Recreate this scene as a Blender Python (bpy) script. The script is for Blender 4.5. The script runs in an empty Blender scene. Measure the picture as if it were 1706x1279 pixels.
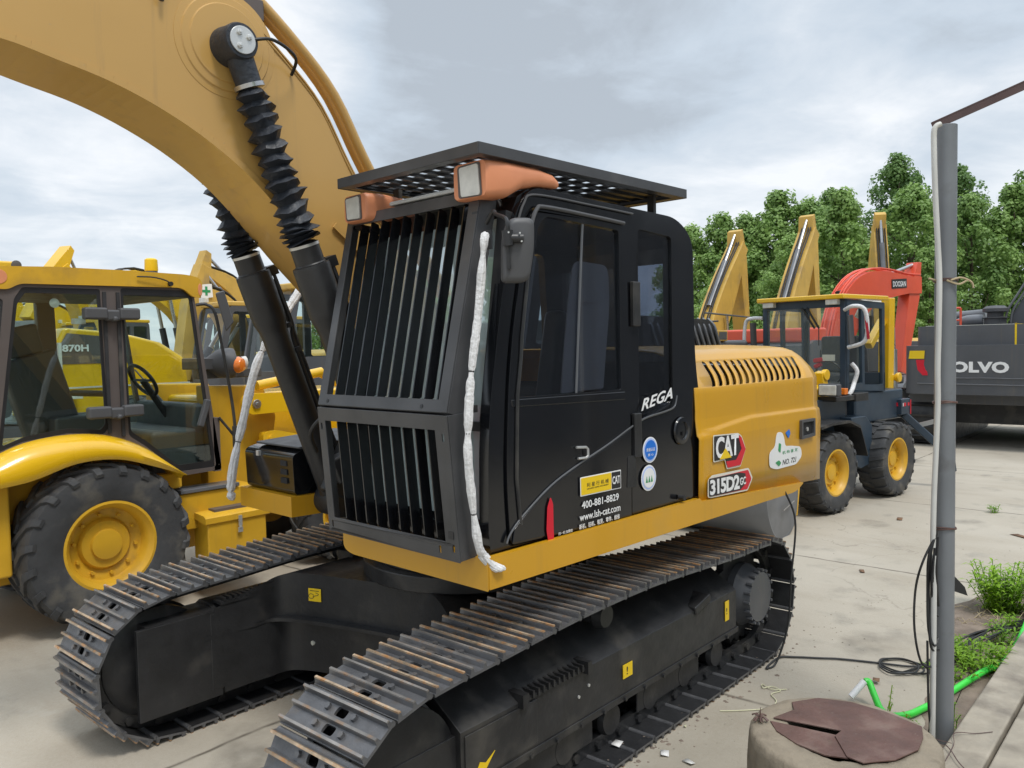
import bpy, math, random
from mathutils import Vector, Matrix, noise
from mathutils.geometry import tessellate_polygon
sc = bpy.context.scene
COL = sc.collection
R = math.radians
# ---------------------------------------------------------------- camera
CY, CP, CR = 3.8653, -0.0476, -0.0195
cam = bpy.data.cameras.new('camera'); camo = bpy.data.objects.new('camera', cam); COL.objects.link(camo)
fw = Vector((math.cos(CP)*math.cos(CY), math.cos(CP)*math.sin(CY), math.sin(CP)))
r0 = Vector((math.sin(CY), -math.cos(CY), 0)); u0 = r0.cross(fw)
rr = math.cos(CR)*r0+math.sin(CR)*u0; uu = -math.sin(CR)*r0+math.cos(CR)*u0
camo.matrix_world = Matrix(((rr.x, uu.x, -fw.x, 3.4315), (rr.y, uu.y, -fw.y, 3.4141), (rr.z, uu.z, -fw.z, 2.0582), (0, 0, 0, 1)))
cam.sensor_width = 36; cam.lens = 1351.0/1706*36; cam.clip_start = .05; cam.clip_end = 3000
sc.camera = camo
# ---------------------------------------------------------------- light
SUN_EL, SUN_AZ = R(62), R(75)      # direction the sun stands in (math azimuth)
sun = bpy.data.lights.new('sun', 'SUN'); suno = bpy.data.objects.new('sun', sun); COL.objects.link(suno)
sun.energy = 1.4; sun.angle = R(14); sun.color = (1, .96, .9)
sd = Vector((math.cos(SUN_EL)*math.cos(SUN_AZ), math.cos(SUN_EL)*math.sin(SUN_AZ), math.sin(SUN_EL)))
suno.rotation_euler = sd.to_track_quat('Z', 'Y').to_euler()
sc.view_settings.view_transform = 'Standard'; sc.view_settings.look = 'None'; sc.view_settings.gamma = 1
sc.view_settings.exposure = 0.5
wd = bpy.data.worlds.new('World'); sc.world = wd; wd.use_nodes = True
def world():
    nt = wd.node_tree; N = nt.nodes; L = nt.links; N.clear()
    out = N.new('ShaderNodeOutputWorld'); bg = N.new('ShaderNodeBackground'); L.new(bg.outputs[0], out.inputs[0])
    bg.inputs[1].default_value = .1
    sky = N.new('ShaderNodeTexSky'); sky.sky_type = 'NISHITA'; sky.sun_disc = False
    sky.sun_elevation = SUN_EL; sky.sun_rotation = R(90)-SUN_AZ
    tc = N.new('ShaderNodeTexCoord'); sep = N.new('ShaderNodeSeparateXYZ'); L.new(tc.outputs['Generated'], sep.inputs[0])
    def M(op, a, b=None, c=None):
        n = N.new('ShaderNodeMath'); n.operation = op
        for i, v in enumerate((a, b, c)):
            if v is None: continue
            if isinstance(v, (int, float)): n.inputs[i].default_value = v
            else: L.new(v, n.inputs[i])
        return n.outputs[0]
    z = M('MAXIMUM', sep.outputs[2], 0.0)
    den = M('ADD', z, .22)
    x = M('DIVIDE', sep.outputs[0], den); y = M('DIVIDE', sep.outputs[1], den)
    cb = N.new('ShaderNodeCombineXYZ'); L.new(x, cb.inputs[0]); L.new(y, cb.inputs[1])
    def noi(sc_, det, off, rough=.55, dist=0):
        mp = N.new('ShaderNodeMapping'); mp.inputs['Location'].default_value = off; L.new(cb.outputs[0], mp.inputs[0])
        n = N.new('ShaderNodeTexNoise'); n.inputs['Scale'].default_value = sc_; n.inputs['Detail'].default_value = det
        n.inputs['Roughness'].default_value = rough; n.inputs['Distortion'].default_value = dist
        L.new(mp.outputs[0], n.inputs[0]); return n.outputs[0]
    n1 = noi(1.15, 7, (3.1, 7.3, 0), .58, .7); n2 = noi(3.4, 6, (1.3, 9.1, 0), .6, .5)
    s = M('ADD', M('MULTIPLY', n1, .85), M('SUBTRACT', M('MULTIPLY', n2, .4), .125))
    # the thick dark cloud bank and the brighter breaks, as directions in the sky
    def blob(d, lo, hi):
        v = N.new('ShaderNodeVectorMath'); v.operation = 'DOT_PRODUCT'; L.new(tc.outputs['Generated'], v.inputs[0])
        v.inputs[1].default_value = Vector(d).normalized()
        mr = N.new('ShaderNodeMapRange'); mr.interpolation_type = 'SMOOTHSTEP'; L.new(v.outputs['Value'], mr.inputs[0])
        mr.inputs[1].default_value = lo; mr.inputs[2].default_value = hi; return mr.outputs[0]
    for d, lo, hi, a in SKYB:
        s = M('ADD', s, M('MULTIPLY', blob(d, lo, hi), a))
    cr = N.new('ShaderNodeValToRGB'); L.new(s, cr.inputs[0])
    e = cr.color_ramp.elements
    e[0].position = .30; e[0].color = (.355, .395, .44, 1)
    e[1].position = .74; e[1].color = (.70, .72, .745, 1)
    m = cr.color_ramp.elements.new(.45); m.color = (.45, .51, .575, 1)
    m = cr.color_ramp.elements.new(.56); m.color = (.52, .57, .625, 1)
    # brighter overhead, as under any overcast sky
    up = N.new('ShaderNodeMapRange'); L.new(sep.outputs[2], up.inputs[0]); up.interpolation_type = 'SMOOTHSTEP'
    up.inputs[1].default_value = .45; up.inputs[2].default_value = .95; up.inputs[3].default_value = 1; up.inputs[4].default_value = 2.2
    g = M('MULTIPLY', up.outputs[0], 10.0)
    vm = N.new('ShaderNodeVectorMath'); vm.operation = 'SCALE'; L.new(cr.outputs[0], vm.inputs[0]); L.new(g, vm.inputs['Scale'])
    # dull ground tone below the horizon
    mx = N.new('ShaderNodeMix'); mx.data_type = 'RGBA'; mx.inputs[0].default_value = .93
    L.new(sky.outputs[0], mx.inputs[6]); L.new(vm.outputs[0], mx.inputs[7])
    hz = N.new('ShaderNodeMapRange'); L.new(sep.outputs[2], hz.inputs[0]); hz.inputs[1].default_value = -.02; hz.inputs[2].default_value = 0.005
    mg = N.new('ShaderNodeMix'); mg.data_type = 'RGBA'; L.new(hz.outputs[0], mg.inputs[0]); mg.inputs[6].default_value = (1.6, 1.6, 1.5, 1)
    L.new(mx.outputs[2], mg.inputs[7]); L.new(mg.outputs[2], bg.inputs[0])
SKYB = [((-.74, -.58, .38), .96, .996, -.20), ((-.60, -.72, .31), .975, .998, -.08), ((-.885, -.39, .24), .975, .998, .17), ((-.50, -.79, .37), .988, .999, .20), ((-.36, -.91, .18), .92, .99, .10), ((-.955, -.21, .2), .97, .998, .06)]
world()
# ---------------------------------------------------------------- materials
def mat(name, col, rough=.5, metal=0., var=.12, vscale=3., bump=0., bscale=40., dirt=None, dirt_amt=.0, dscale=2.5, coat=0., rvar=.1, island=0., streak=0.):
    m = bpy.data.materials.new(name); m.use_nodes = True; nt = m.node_tree; N = nt.nodes; L = nt.links
    b = N['Principled BSDF']; b.inputs['Metallic'].default_value = metal
    if coat: b.inputs['Coat Weight'].default_value = coat; b.inputs['Coat Roughness'].default_value = .08
    tc = N.new('ShaderNodeTexCoord')
    def noi(s, d=4):
        n = N.new('ShaderNodeTexNoise'); n.inputs['Scale'].default_value = s; n.inputs['Detail'].default_value = d
        L.new(tc.outputs['Object'], n.inputs[0]); return n.outputs[0]
    def mr(src, a, b_, c, d):
        n = N.new('ShaderNodeMapRange'); L.new(src, n.inputs[0])
        for i, v in enumerate((a, b_, c, d)): n.inputs[i+1].default_value = v
        return n.outputs[0]
    n = noi(vscale)
    f = mr(n, .3, .7, 1-var, 1+var)
    if island:
        g = N.new('ShaderNodeNewGeometry'); k = mr(g.outputs['Random Per Island'], 0, 1, 1-island, 1+island)
        mm = N.new('ShaderNodeMath'); mm.operation = 'MULTIPLY'; L.new(f, mm.inputs[0]); L.new(k, mm.inputs[1]); f = mm.outputs[0]
    vm = N.new('ShaderNodeVectorMath'); vm.operation = 'SCALE'; vm.inputs[0].default_value = col[:3]; L.new(f, vm.inputs['Scale'])
    c = vm.outputs[0]
    if dirt:
        dn = noi(dscale, 7); k = mr(dn, .62-.25*dirt_amt, .72, 0, min(1, .3+dirt_amt))
        mx = N.new('ShaderNodeMix'); mx.data_type = 'RGBA'; L.new(k, mx.inputs[0]); L.new(c, mx.inputs[6]); mx.inputs[7].default_value = (*dirt, 1)
        c = mx.outputs[2]
    if streak:      # run-off streaks and fine scuffs that belong to the paint
        mp = N.new('ShaderNodeMapping'); mp.inputs['Scale'].default_value = (9, 9, .55); L.new(tc.outputs['Object'], mp.inputs[0])
        n2 = N.new('ShaderNodeTexNoise'); n2.inputs['Scale'].default_value = 1.6; n2.inputs['Detail'].default_value = 8; n2.inputs['Roughness'].default_value = .62; L.new(mp.outputs[0], n2.inputs[0])
        mx = N.new('ShaderNodeMix'); mx.data_type = 'RGBA'; L.new(mr(n2.outputs[0], .56, .74, 0, streak), mx.inputs[0]); L.new(c, mx.inputs[6]); mx.inputs[7].default_value = (.16, .13, .09, 1); c = mx.outputs[2]
        mx = N.new('ShaderNodeMix'); mx.data_type = 'RGBA'; L.new(mr(noi(60, 3), .70, .76, 0, streak*1.2), mx.inputs[0]); L.new(c, mx.inputs[6]); mx.inputs[7].default_value = (.30, .26, .2, 1); c = mx.outputs[2]
    L.new(c, b.inputs['Base Color'])
    L.new(mr(noi(vscale*2.3), .3, .7, max(.02, rough-rvar*rough*2), min(1, rough+rvar*rough*2)), b.inputs['Roughness'])
    if bump:
        bn = N.new('ShaderNodeBump'); bn.inputs['Strength'].default_value = bump; bn.inputs['Distance'].default_value = .01
        L.new(noi(bscale, 5), bn.inputs['Height']); L.new(bn.outputs[0], b.inputs['Normal'])
    return m
def glass(name, tint, fac=.9, rough=.01, painted_sheen=0.):
    m = bpy.data.materials.new(name); m.use_nodes = True; nt = m.node_tree; N = nt.nodes; L = nt.links; N.clear()
    o = N.new('ShaderNodeOutputMaterial'); t = N.new('ShaderNodeBsdfTransparent'); t.inputs[0].default_value = (*tint, 1)
    g = N.new('ShaderNodeBsdfGlossy'); g.inputs['Roughness'].default_value = rough; g.inputs[0].default_value = (fac, fac, fac, 1)
    lw = N.new('ShaderNodeLayerWeight'); lw.inputs[0].default_value = .5; pw = N.new('ShaderNodeMath'); pw.operation = 'POWER'; pw.inputs[1].default_value = 4.5; L.new(lw.outputs['Facing'], pw.inputs[0])
    mp = N.new('ShaderNodeMapRange'); mp.inputs[3].default_value = .06; mp.inputs[4].default_value = 1; L.new(pw.outputs[0], mp.inputs[0])
    mx = N.new('ShaderNodeMixShader'); L.new(mp.outputs[0], mx.inputs[0]); L.new(t.outputs[0], mx.inputs[1]); L.new(g.outputs[0], mx.inputs[2])
    if painted_sheen:        # pale diffuse share painted in for bright sky showing in the pane
        d = N.new('ShaderNodeBsdfDiffuse'); d.inputs[0].default_value = (.62, .74, .74, 1); ms = N.new('ShaderNodeMixShader'); ms.inputs[0].default_value = painted_sheen
        L.new(mx.outputs[0], ms.inputs[1]); L.new(d.outputs[0], ms.inputs[2]); mx = ms
    L.new(mx.outputs[0], o.inputs[0]); return m
YEL = (.60, .305, .012)
MT = dict(
 cat=mat('yellow_paint', YEL, .34, var=.06, vscale=1.2, dirt=(.42, .27, .08), dirt_amt=.04, coat=.25, streak=.14),
 boom=mat('boom_paint', (.54, .318, .09), .36, var=.06, vscale=1.0, dirt=(.33, .22, .08), dirt_amt=.16, dscale=1.4, coat=.4, streak=.22),
 bhy=mat('bright_yellow_paint', (.80, .47, .012), .24, var=.05, vscale=1.5, coat=.6, dirt=(.36, .22, .05), dirt_amt=.06),
 bhy2=mat('ochre_paint', (.64, .365, .025), .38, var=.12, vscale=3, dirt=(.2, .13, .06), dirt_amt=.12, streak=.2),
 oldy=mat('weathered_yellow', (.56, .35, .07), .5, var=.12, vscale=2, dirt=(.27, .19, .1), dirt_amt=.25, streak=.4),
 blk=mat('gloss_black_paint', (.006, .0065, .008), .16, var=.2, coat=.35, dirt=(.03, .028, .026), dirt_amt=.05, dscale=1.6),
 mblk=mat('matte_black_paint', (.022, .022, .023), .42, var=.25, vscale=6, dirt=(.10, .09, .075), dirt_amt=.22, dscale=3, bump=.15),
 grd=mat('guard_black_steel', (.055, .055, .057), .36, var=.2, vscale=5, dirt=(.12, .11, .1), dirt_amt=.1),
 rub=mat('rubber', (.028, .028, .03), .62, var=.25, vscale=8, dirt=(.13, .12, .1), dirt_amt=.2, dscale=6),
 boot=mat('rubberised_cloth', (.022, .026, .034), .5, var=.2, vscale=14, bump=.5, bscale=45),
 tyre=mat('tyre_rubber', (.05, .051, .053), .68, var=.2, vscale=5, dirt=(.17, .15, .115), dirt_amt=.35, dscale=5, bump=.2),
 steel=mat('shoe_steel', (.14, .14, .145), .40, metal=.45, var=.25, vscale=7, dirt=(.15, .12, .09), dirt_amt=.4, dscale=9, bump=.2, bscale=90, island=.12),
 rust=mat('rusty_ridge', (.32, .245, .17), .5, metal=.2, var=.45, vscale=22, dirt=(.50, .22, .06), dirt_amt=.5, dscale=26, island=.45),
 worn=mat('worn_ridge', (.24, .225, .21), .45, metal=.4, var=.35, vscale=9, dirt=(.34, .19, .09), dirt_amt=.4, dscale=22, island=.3),
 rustp=mat('rusty_plate', (.115, .06, .048), .6, var=.3, vscale=5, dirt=(.24, .17, .14), dirt_amt=.4, dscale=6, bump=.4, streak=.3),
 chrome=mat('bare_steel', (.5, .5, .5), .3, metal=.9, var=.1),
 silver=mat('zinc', (.62, .62, .6), .35, metal=.6, var=.1),
 peach=mat('peach_film', (.70, .27, .13), .42, var=.06, vscale=4),
 lens=mat('lamp_lens', (.62, .6, .54), .12, var=.15, vscale=18, coat=.6),
 amber=mat('amber_lens', (.8, .2, .02), .15, var=.1, coat=.5),
 wrap=mat('white_wrapping', (.72, .71, .7), .7, var=.10, vscale=30, bump=.8, bscale=70, dirt=(.4, .39, .37), dirt_amt=.25, dscale=14),
 gry=mat('grey_plastic', (.075, .075, .078), .55, var=.08, vscale=4),
 gry2=mat('dull_grey_steel', (.16, .165, .175), .36, metal=.25, var=.15, vscale=2, dirt=(.1, .1, .1), dirt_amt=.2),
 vgry=mat('charcoal_paint', (.085, .088, .095), .38, var=.1, vscale=1.5, dirt=(.13, .12, .11), dirt_amt=.1, streak=.3),
 brn=mat('brown_grey_paint', (.11, .09, .082), .5, var=.08),
 red=mat('red_paint', (.72, .085, .035), .38, var=.07, vscale=2, coat=.3),
 redv=mat('red_vinyl', (.62, .012, .03), .4, var=.05),
 redc=mat('red_cloth', (.4, .015, .03), .8, var=.15, vscale=10),
 wht=mat('white_vinyl', (.8, .8, .79), .4, var=.03),
 ofw=mat('cream_vinyl', (.72, .7, .6), .45, var=.03),
 dkv=mat('dark_vinyl', (.02, .02, .022), .4, var=.1),
 yv=mat('yellow_vinyl', (.82, .55, .01), .4, var=.04),
 blv=mat('blue_vinyl', (.01, .16, .62), .35, var=.05), lbv=mat('light_blue_vinyl', (.45, .55, .85), .35, var=.05),
 grv=mat('green_vinyl', (.03, .28, .1), .4, var=.1),
 navy=mat('blue_black_paint', (.03, .048, .07), .35, var=.15, vscale=3, dirt=(.08, .08, .08), dirt_amt=.15),
 conc=mat('old_concrete', (.33, .29, .23), .85, var=.2, vscale=6, bump=.6, bscale=25, dirt=(.12, .10, .08), dirt_amt=.5, dscale=4),
 pvc=mat('white_pvc', (.62, .61, .57), .45, var=.08, vscale=5, dirt=(.4, .37, .3), dirt_amt=.2),
 pole=mat('grey_galvanised_paint', (.185, .195, .205), .42, var=.12, vscale=3, dirt=(.09, .08, .075), dirt_amt=.15, dscale=6),
 iron=mat('rusty_brown_iron', (.1, .06, .055), .6, var=.2, vscale=8),
 hose=mat('green_hose', (.05, .62, .06), .35, var=.1),
 cable=mat('black_cable', (.02, .02, .02), .5, var=.2),
 straw=mat('straw', (.45, .36, .22), .8, var=.2), twine=mat('pale_twine', (.62, .6, .4), .8, var=.15),
 paper=mat('paper_scrap', (.75, .73, .7), .7, var=.05), leafd=mat('dead_leaf', (.2, .11, .06), .8, var=.3),
 bark=mat('bark', (.11, .085, .06), .9, var=.3, vscale=8, bump=.6, bscale=20),
 soil=mat('soil', (.20, .155, .12), .95, var=.25, vscale=7, bump=.7, bscale=30, dirt=(.11, .085, .06), dirt_amt=.4),
 bldg=mat('rendered_wall', (.42, .41, .39), .8, var=.08),
 ringc=mat('weathered_ring_concrete', (.27, .225, .165), .9, var=.25, vscale=5, bump=.7, bscale=28, dirt=(.10, .08, .06), dirt_amt=.5, dscale=5, streak=.75),
 navyw=mat('added_wall_grey', (.20, .21, .23), .8, var=.1),
 refl_grey=mat('painted_reflection', (.26, .25, .25), .6, var=.05),
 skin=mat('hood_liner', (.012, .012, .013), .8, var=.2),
 gl=glass('clear_glass', (.9, .93, .93)), gld=glass('tinted_glass', (.60, .63, .68)), painted_sheen=glass('sheen_painted_glass', (.9, .95, .95), painted_sheen=.5), pale=glass('pale_glass', (.94, .97, .97), painted_sheen=.10), glg=glass('green_glass', (.86, .93, .91)),
)
def leafmat(name, c1, c2):
    m = bpy.data.materials.new(name); m.use_nodes = True; nt = m.node_tree; N = nt.nodes; L = nt.links
    b = N['Principled BSDF']; b.inputs['Roughness'].default_value = .55
    g = N.new('ShaderNodeNewGeometry'); tc = N.new('ShaderNodeTexCoord'); n = N.new('ShaderNodeTexNoise'); n.inputs['Scale'].default_value = .9
    L.new(tc.outputs['Object'], n.inputs[0])
    a = N.new('ShaderNodeMath'); a.operation = 'MULTIPLY_ADD'; L.new(g.outputs['Random Per Island'], a.inputs[0]); a.inputs[1].default_value = .45
    mr = N.new('ShaderNodeMapRange'); L.new(n.outputs[0], mr.inputs[0]); mr.inputs[1].default_value = .3; mr.inputs[2].default_value = .7; mr.inputs[4].default_value = .5
    oi = N.new('ShaderNodeObjectInfo'); a2 = N.new('ShaderNodeMath'); a2.operation = 'MULTIPLY_ADD'; L.new(oi.outputs['Random'], a2.inputs[0]); a2.inputs[1].default_value = .38; L.new(mr.outputs[0], a2.inputs[2]); a3 = N.new('ShaderNodeMath'); a3.operation = 'SUBTRACT'; L.new(a2.outputs[0], a3.inputs[0]); a3.inputs[1].default_value = .12
    L.new(a3.outputs[0], a.inputs[2])
    mx = N.new('ShaderNodeMix'); mx.data_type = 'RGBA'; L.new(a.outputs[0], mx.inputs[0]); mx.inputs[6].default_value = (*c1, 1); mx.inputs[7].default_value = (*c2, 1)
    L.new(mx.outputs[2], b.inputs['Base Color'])
    o = N['Material Output']; tr = N.new('ShaderNodeBsdfTranslucent'); L.new(mx.outputs[2], tr.inputs[0]); ms = N.new('ShaderNodeMixShader'); ms.inputs[0].default_value = .42
    L.new(b.outputs[0], ms.inputs[1]); L.new(tr.outputs[0], ms.inputs[2]); L.new(ms.outputs[0], o.inputs[0])
    return m
MT['leaf'] = leafmat('tree_leaf', (.14, .25, .065), (.38, .55, .16))
MT['leaf2'] = leafmat('dark_tree_leaf', (.10, .195, .06), (.27, .42, .12))
MT['weed'] = leafmat('weed_leaf', (.10, .25, .015), (.36, .58, .04))
def groundmat():
    m = bpy.data.materials.new('yard_concrete'); m.use_nodes = True; nt = m.node_tree; N = nt.nodes; L = nt.links; b = N['Principled BSDF']
    tc = N.new('ShaderNodeTexCoord'); sep = N.new('ShaderNodeSeparateXYZ'); L.new(tc.outputs['Object'], sep.inputs[0])
    def noi(s, d=5, sc3=None, rough=.5):
        src = tc.outputs['Object']
        if sc3: mp = N.new('ShaderNodeMapping'); mp.inputs['Scale'].default_value = sc3; L.new(src, mp.inputs[0]); src = mp.outputs[0]
        n = N.new('ShaderNodeTexNoise'); n.inputs['Scale'].default_value = s; n.inputs['Detail'].default_value = d; n.inputs['Roughness'].default_value = rough
        L.new(src, n.inputs[0]); return n.outputs[0]
    def MR(s, a, b_, c, d, sm=False):
        n = N.new('ShaderNodeMapRange'); L.new(s, n.inputs[0])
        if sm: n.interpolation_type = 'SMOOTHSTEP'
        for i, v in enumerate((a, b_, c, d)): n.inputs[i+1].default_value = v
        return n.outputs[0]
    def M(op, a, b_=None):
        n = N.new('ShaderNodeMath'); n.operation = op
        for i, v in enumerate((a, b_)):
            if v is None: continue
            if isinstance(v, (int, float)): n.inputs[i].default_value = v
            else: L.new(v, n.inputs[i])
        return n.outputs[0]
    def mix(f, c1, c2):
        n = N.new('ShaderNodeMix'); n.data_type = 'RGBA'; L.new(f, n.inputs[0])
        for i, c in ((6, c1), (7, c2)):
            if isinstance(c, tuple): n.inputs[i].default_value = (*c, 1)
            else: L.new(c, n.inputs[i])
        return n.outputs[2]
    big = noi(.55, 6); st = noi(1.6, 7, (1, .25, 1)); fine = noi(38, 6, rough=.7)
    base = mix(MR(big, .35, .65, 0, 1), (.365, .318, .248), (.455, .405, .328))
    base = mix(MR(st, .5, .72, 0, .42), base, (.26, .21, .15))
    base = mix(MR(noi(3.3, 6), .58, .75, 0, .5), base, (.21, .19, .155))
    base = mix(MR(fine, .3, .75, 0, .3), base, (.5, .47, .4))
    base = mix(MR(noi(2.1, 8, rough=.65), .62, .70, 0, .35), base, (.47, .44, .38))
    wob = M('MULTIPLY', M('SUBTRACT', noi(2.2, 4), .5), .07)
    # slab joints: every 3.25 m along x, every 4.6 m along y
    def joint(ax, off, per, w):
        v = M('ADD', M('ADD', sep.outputs[ax], wob), off); v = M('DIVIDE', v, per); fr = M('FRACT', v); d = M('MULTIPLY', M('ABSOLUTE', M('SUBTRACT', fr, .5)), per)
        return MR(d, 0, w, 1, 0)
    j = M('MAXIMUM', joint(0, 4.1+1.625, 3.25, .022), joint(1, 8.0, 15.0, .02))
    j = M('MULTIPLY', j, MR(noi(4, 3), .35, .55, .45, 1))
    base = mix(j, base, (.09, .075, .055))
    vo = N.new('ShaderNodeTexVoronoi'); vo.feature = 'DISTANCE_TO_EDGE'; vo.inputs['Scale'].default_value = .42
    wv = N.new('ShaderNodeVectorMath'); wv.operation = 'ADD'; nv = N.new('ShaderNodeTexNoise'); nv.inputs['Scale'].default_value = 1.3; nv.inputs['Detail'].default_value = 7; L.new(tc.outputs['Object'], nv.inputs[0]); L.new(tc.outputs['Object'], wv.inputs[0]); L.new(nv.outputs['Color'], wv.inputs[1]); L.new(wv.outputs[0], vo.inputs['Vector'])
    ck = M('MULTIPLY', MR(vo.outputs[0], 0, .0035, 1, 0), MR(noi(.45, 3), .50, .62, 0, .38)); base = mix(ck, base, (.10, .085, .065))
    oil = M('MULTIPLY', MR(noi(1.05, 5), .60, .70, 0, .6), MR(noi(9, 4), .3, .6, .5, 1)); base = mix(oil, base, (.13, .115, .09))
    base = mix(MR(noi(150, 2), .66, .74, 0, .5), base, (.16, .14, .11))
    # stained strip beside the track where machines are washed
    dd = M('ABSOLUTE', M('SUBTRACT', sep.outputs[1], 1.9)); stn = M('MULTIPLY', MR(dd, 0, 1.2, 1, 0, True), MR(sep.outputs[0], -3, .5, 0, .75, True))
    base = mix(M('MULTIPLY', stn, MR(noi(1.3, 6), .3, .65, .3, 1)), base, (.19, .165, .12))
    L.new(base, b.inputs['Base Color'])
    L.new(MR(st, .3, .7, .62, .9), b.inputs['Roughness'])
    bp = N.new('ShaderNodeBump'); bp.inputs['Strength'].default_value = .35; bp.inputs['Distance'].default_value = .01
    L.new(M('SUBTRACT', fine, j), bp.inputs['Height']); L.new(bp.outputs[0], b.inputs['Normal'])
    return m
MT['ground'] = groundmat()
# ---------------------------------------------------------------- mesh helpers
PSI = -0.0398
UX = Matrix.Rotation(PSI, 4, 'Z')          # frame of the slewed upper works
ID = Matrix.Identity(4)
class MB:
    def __init__(s, xf=ID): s.v = []; s.f = []; s.m = []; s.mi = 0; s.xf = xf
    def add(s, vs, fs):
        o = len(s.v); s.v += [Vector(v) for v in vs]; s.f += [[i+o for i in f] for f in fs]; s.m += [s.mi]*len(fs); return s
    def box(s, x0, x1, y0, y1, z0, z1):
        vs = [(x, y, z) for x in (x0, x1) for y in (y0, y1) for z in (z0, z1)]
        return s.add(vs, [(0, 1, 3, 2), (4, 6, 7, 5), (0, 4, 5, 1), (2, 3, 7, 6), (0, 2, 6, 4), (1, 5, 7, 3)])
    def obb(s, c, a, b, d):      # centre and three half-axes
        c, a, b, d = map(Vector, (c, a, b, d))
        vs = [c+i*a+j*b+k*d for i in (-1, 1) for j in (-1, 1) for k in (-1, 1)]
        return s.add(vs, [(0, 1, 3, 2), (4, 6, 7, 5), (0, 4, 5, 1), (2, 3, 7, 6), (0, 2, 6, 4), (1, 5, 7, 3)])
    def beam(s, p, q, w, h, up=(0, 0, 1)):
        p, q = Vector(p), Vector(q); d = (q-p)/2; n = d.normalized(); sd = n.cross(Vector(up)).normalized(); u = sd.cross(n)
        return s.obb((p+q)/2, d, sd*w/2, u*h/2)
    def plate(s, o, a, b, outer, t, holes=()):
        o, a, b = Vector(o), Vector(a), Vector(b); n = a.cross(b).normalized()
        polys = [[Vector((p[0], p[1], 0)) for p in P] for P in (outer, *holes)]
        tr = tessellate_polygon(polys); flat = [p for P in polys for p in P]; m = len(flat)
        vs = [o+a*p.x+b*p.y for p in flat]; vs += [v+n*t for v in vs]
        fs = []
        for q in tr:
            p0, p1, p2 = (flat[i] for i in q); cr = (p1-p0).cross(p2-p0).z
            if abs(cr) < 1e-12: continue
            q = q if cr > 0 else (q[0], q[2], q[1])
            fs.append((q[0], q[2], q[1])); fs.append((q[0]+m, q[1]+m, q[2]+m))
        k = 0
        for i, P in enumerate(polys):
            ar = sum(P[j].x*P[(j+1) % len(P)].y-P[(j+1) % len(P)].x*P[j].y for j in range(len(P)))
            for j in range(len(P)):
                A, B = k+j, k+(j+1) % len(P)
                if (ar < 0) != (i > 0): A, B = B, A
                fs.append((A, B, B+m, A+m))
            k += len(P)
        return s.add(vs, fs)
    def sweep(s, pts, r, n=8, cap=True, flat=1., closed=False):
        pts = [Vector(p) for p in pts]; K = len(pts)
        rs = r if isinstance(r, (list, tuple)) else [r]*K
        T = []
        for i in range(K):
            a = pts[max(i-1, 0)]; b = pts[min(i+1, K-1)]
            if closed: a = pts[i-1]; b = pts[(i+1) % K]
            T.append((b-a).normalized())
        u = T[0].orthogonal().normalized(); vs = []
        for i in range(K):
            u = (u-T[i]*u.dot(T[i]));  u = u.normalized() if u.length > 1e-6 else T[i].orthogonal().normalized(); w = T[i].cross(u)
            for j in range(n):
                t = 2*math.pi*j/n; vs.append(pts[i]+(u*math.cos(t)+w*math.sin(t)*flat)*rs[i])
        fs = [(i*n+j, i*n+(j+1) % n, (i+1)*n+(j+1) % n, (i+1)*n+j) for i in range(K-1) for j in range(n)]
        if closed: fs += [((K-1)*n+j, (K-1)*n+(j+1) % n, (j+1) % n, j) for j in range(n)]
        elif cap: fs += [tuple(range(n))[::-1], tuple((K-1)*n+j for j in range(n))]
        return s.add(vs, fs)
    def lathe(s, o, ax, prof, n=32, close=False):
        o = Vector(o); ax = Vector(ax).normalized(); u = ax.orthogonal().normalized(); w = ax.cross(u); K = len(prof); vs = []
        for r, h in prof:
            for j in range(n):
                t = 2*math.pi*j/n; vs.append(o+ax*h+(u*math.cos(t)+w*math.sin(t))*max(r, 1e-5))
        fs = [(i*n+j, i*n+(j+1) % n, (i+1)*n+(j+1) % n, (i+1)*n+j) for i in range(K-1) for j in range(n)]
        if close: fs += [((K-1)*n+j, (K-1)*n+(j+1) % n, (j+1) % n, j) for j in range(n)]
        else: fs += [tuple(range(n))[::-1], tuple((K-1)*n+j for j in range(n))]
        return s.add(vs, fs)
    def cyl(s, p, q, r, n=16, r2=None):
        p, q = Vector(p), Vector(q); return s.lathe(p, q-p, [(r, 0), (r2 or r, (q-p).length)], n)
    def build(s, name, m, parent=None, bev=0., local=False, sm=35, seg=2, solid=0.):
        me = bpy.data.meshes.new(name)
        X = s.xf if local or parent is None else wm(parent).inverted() @ s.xf
        me.from_pydata([X @ v for v in s.v], [], s.f)
        ms = m if isinstance(m, (list, tuple)) else [m]
        for x in ms: me.materials.append(MT[x] if isinstance(x, str) else x)
        if len(ms) > 1: me.polygons.foreach_set('material_index', s.m)
        me.update(); me.validate()
        o = bpy.data.objects.new(name, me); COL.objects.link(o)
        if parent: o.parent = parent
        me.shade_smooth()
        if solid:
            d = o.modifiers.new('solid', 'SOLIDIFY'); d.thickness = solid; d.offset = -1
        if bev:
            d = o.modifiers.new('bevel', 'BEVEL'); d.width = bev; d.segments = seg; d.limit_method = 'ANGLE'; d.angle_limit = R(32); d.harden_normals = True
            me.set_sharp_from_angle(angle=R(32))
        elif sm: me.set_sharp_from_angle(angle=R(sm))
        return o
def wm(o):
    M_ = Matrix.LocRotScale(o.location, o.rotation_euler, o.scale)
    return wm(o.parent) @ M_ if o.parent else M_
def kids(o): return [c for c in COL.objects if c.parent == o]
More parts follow.
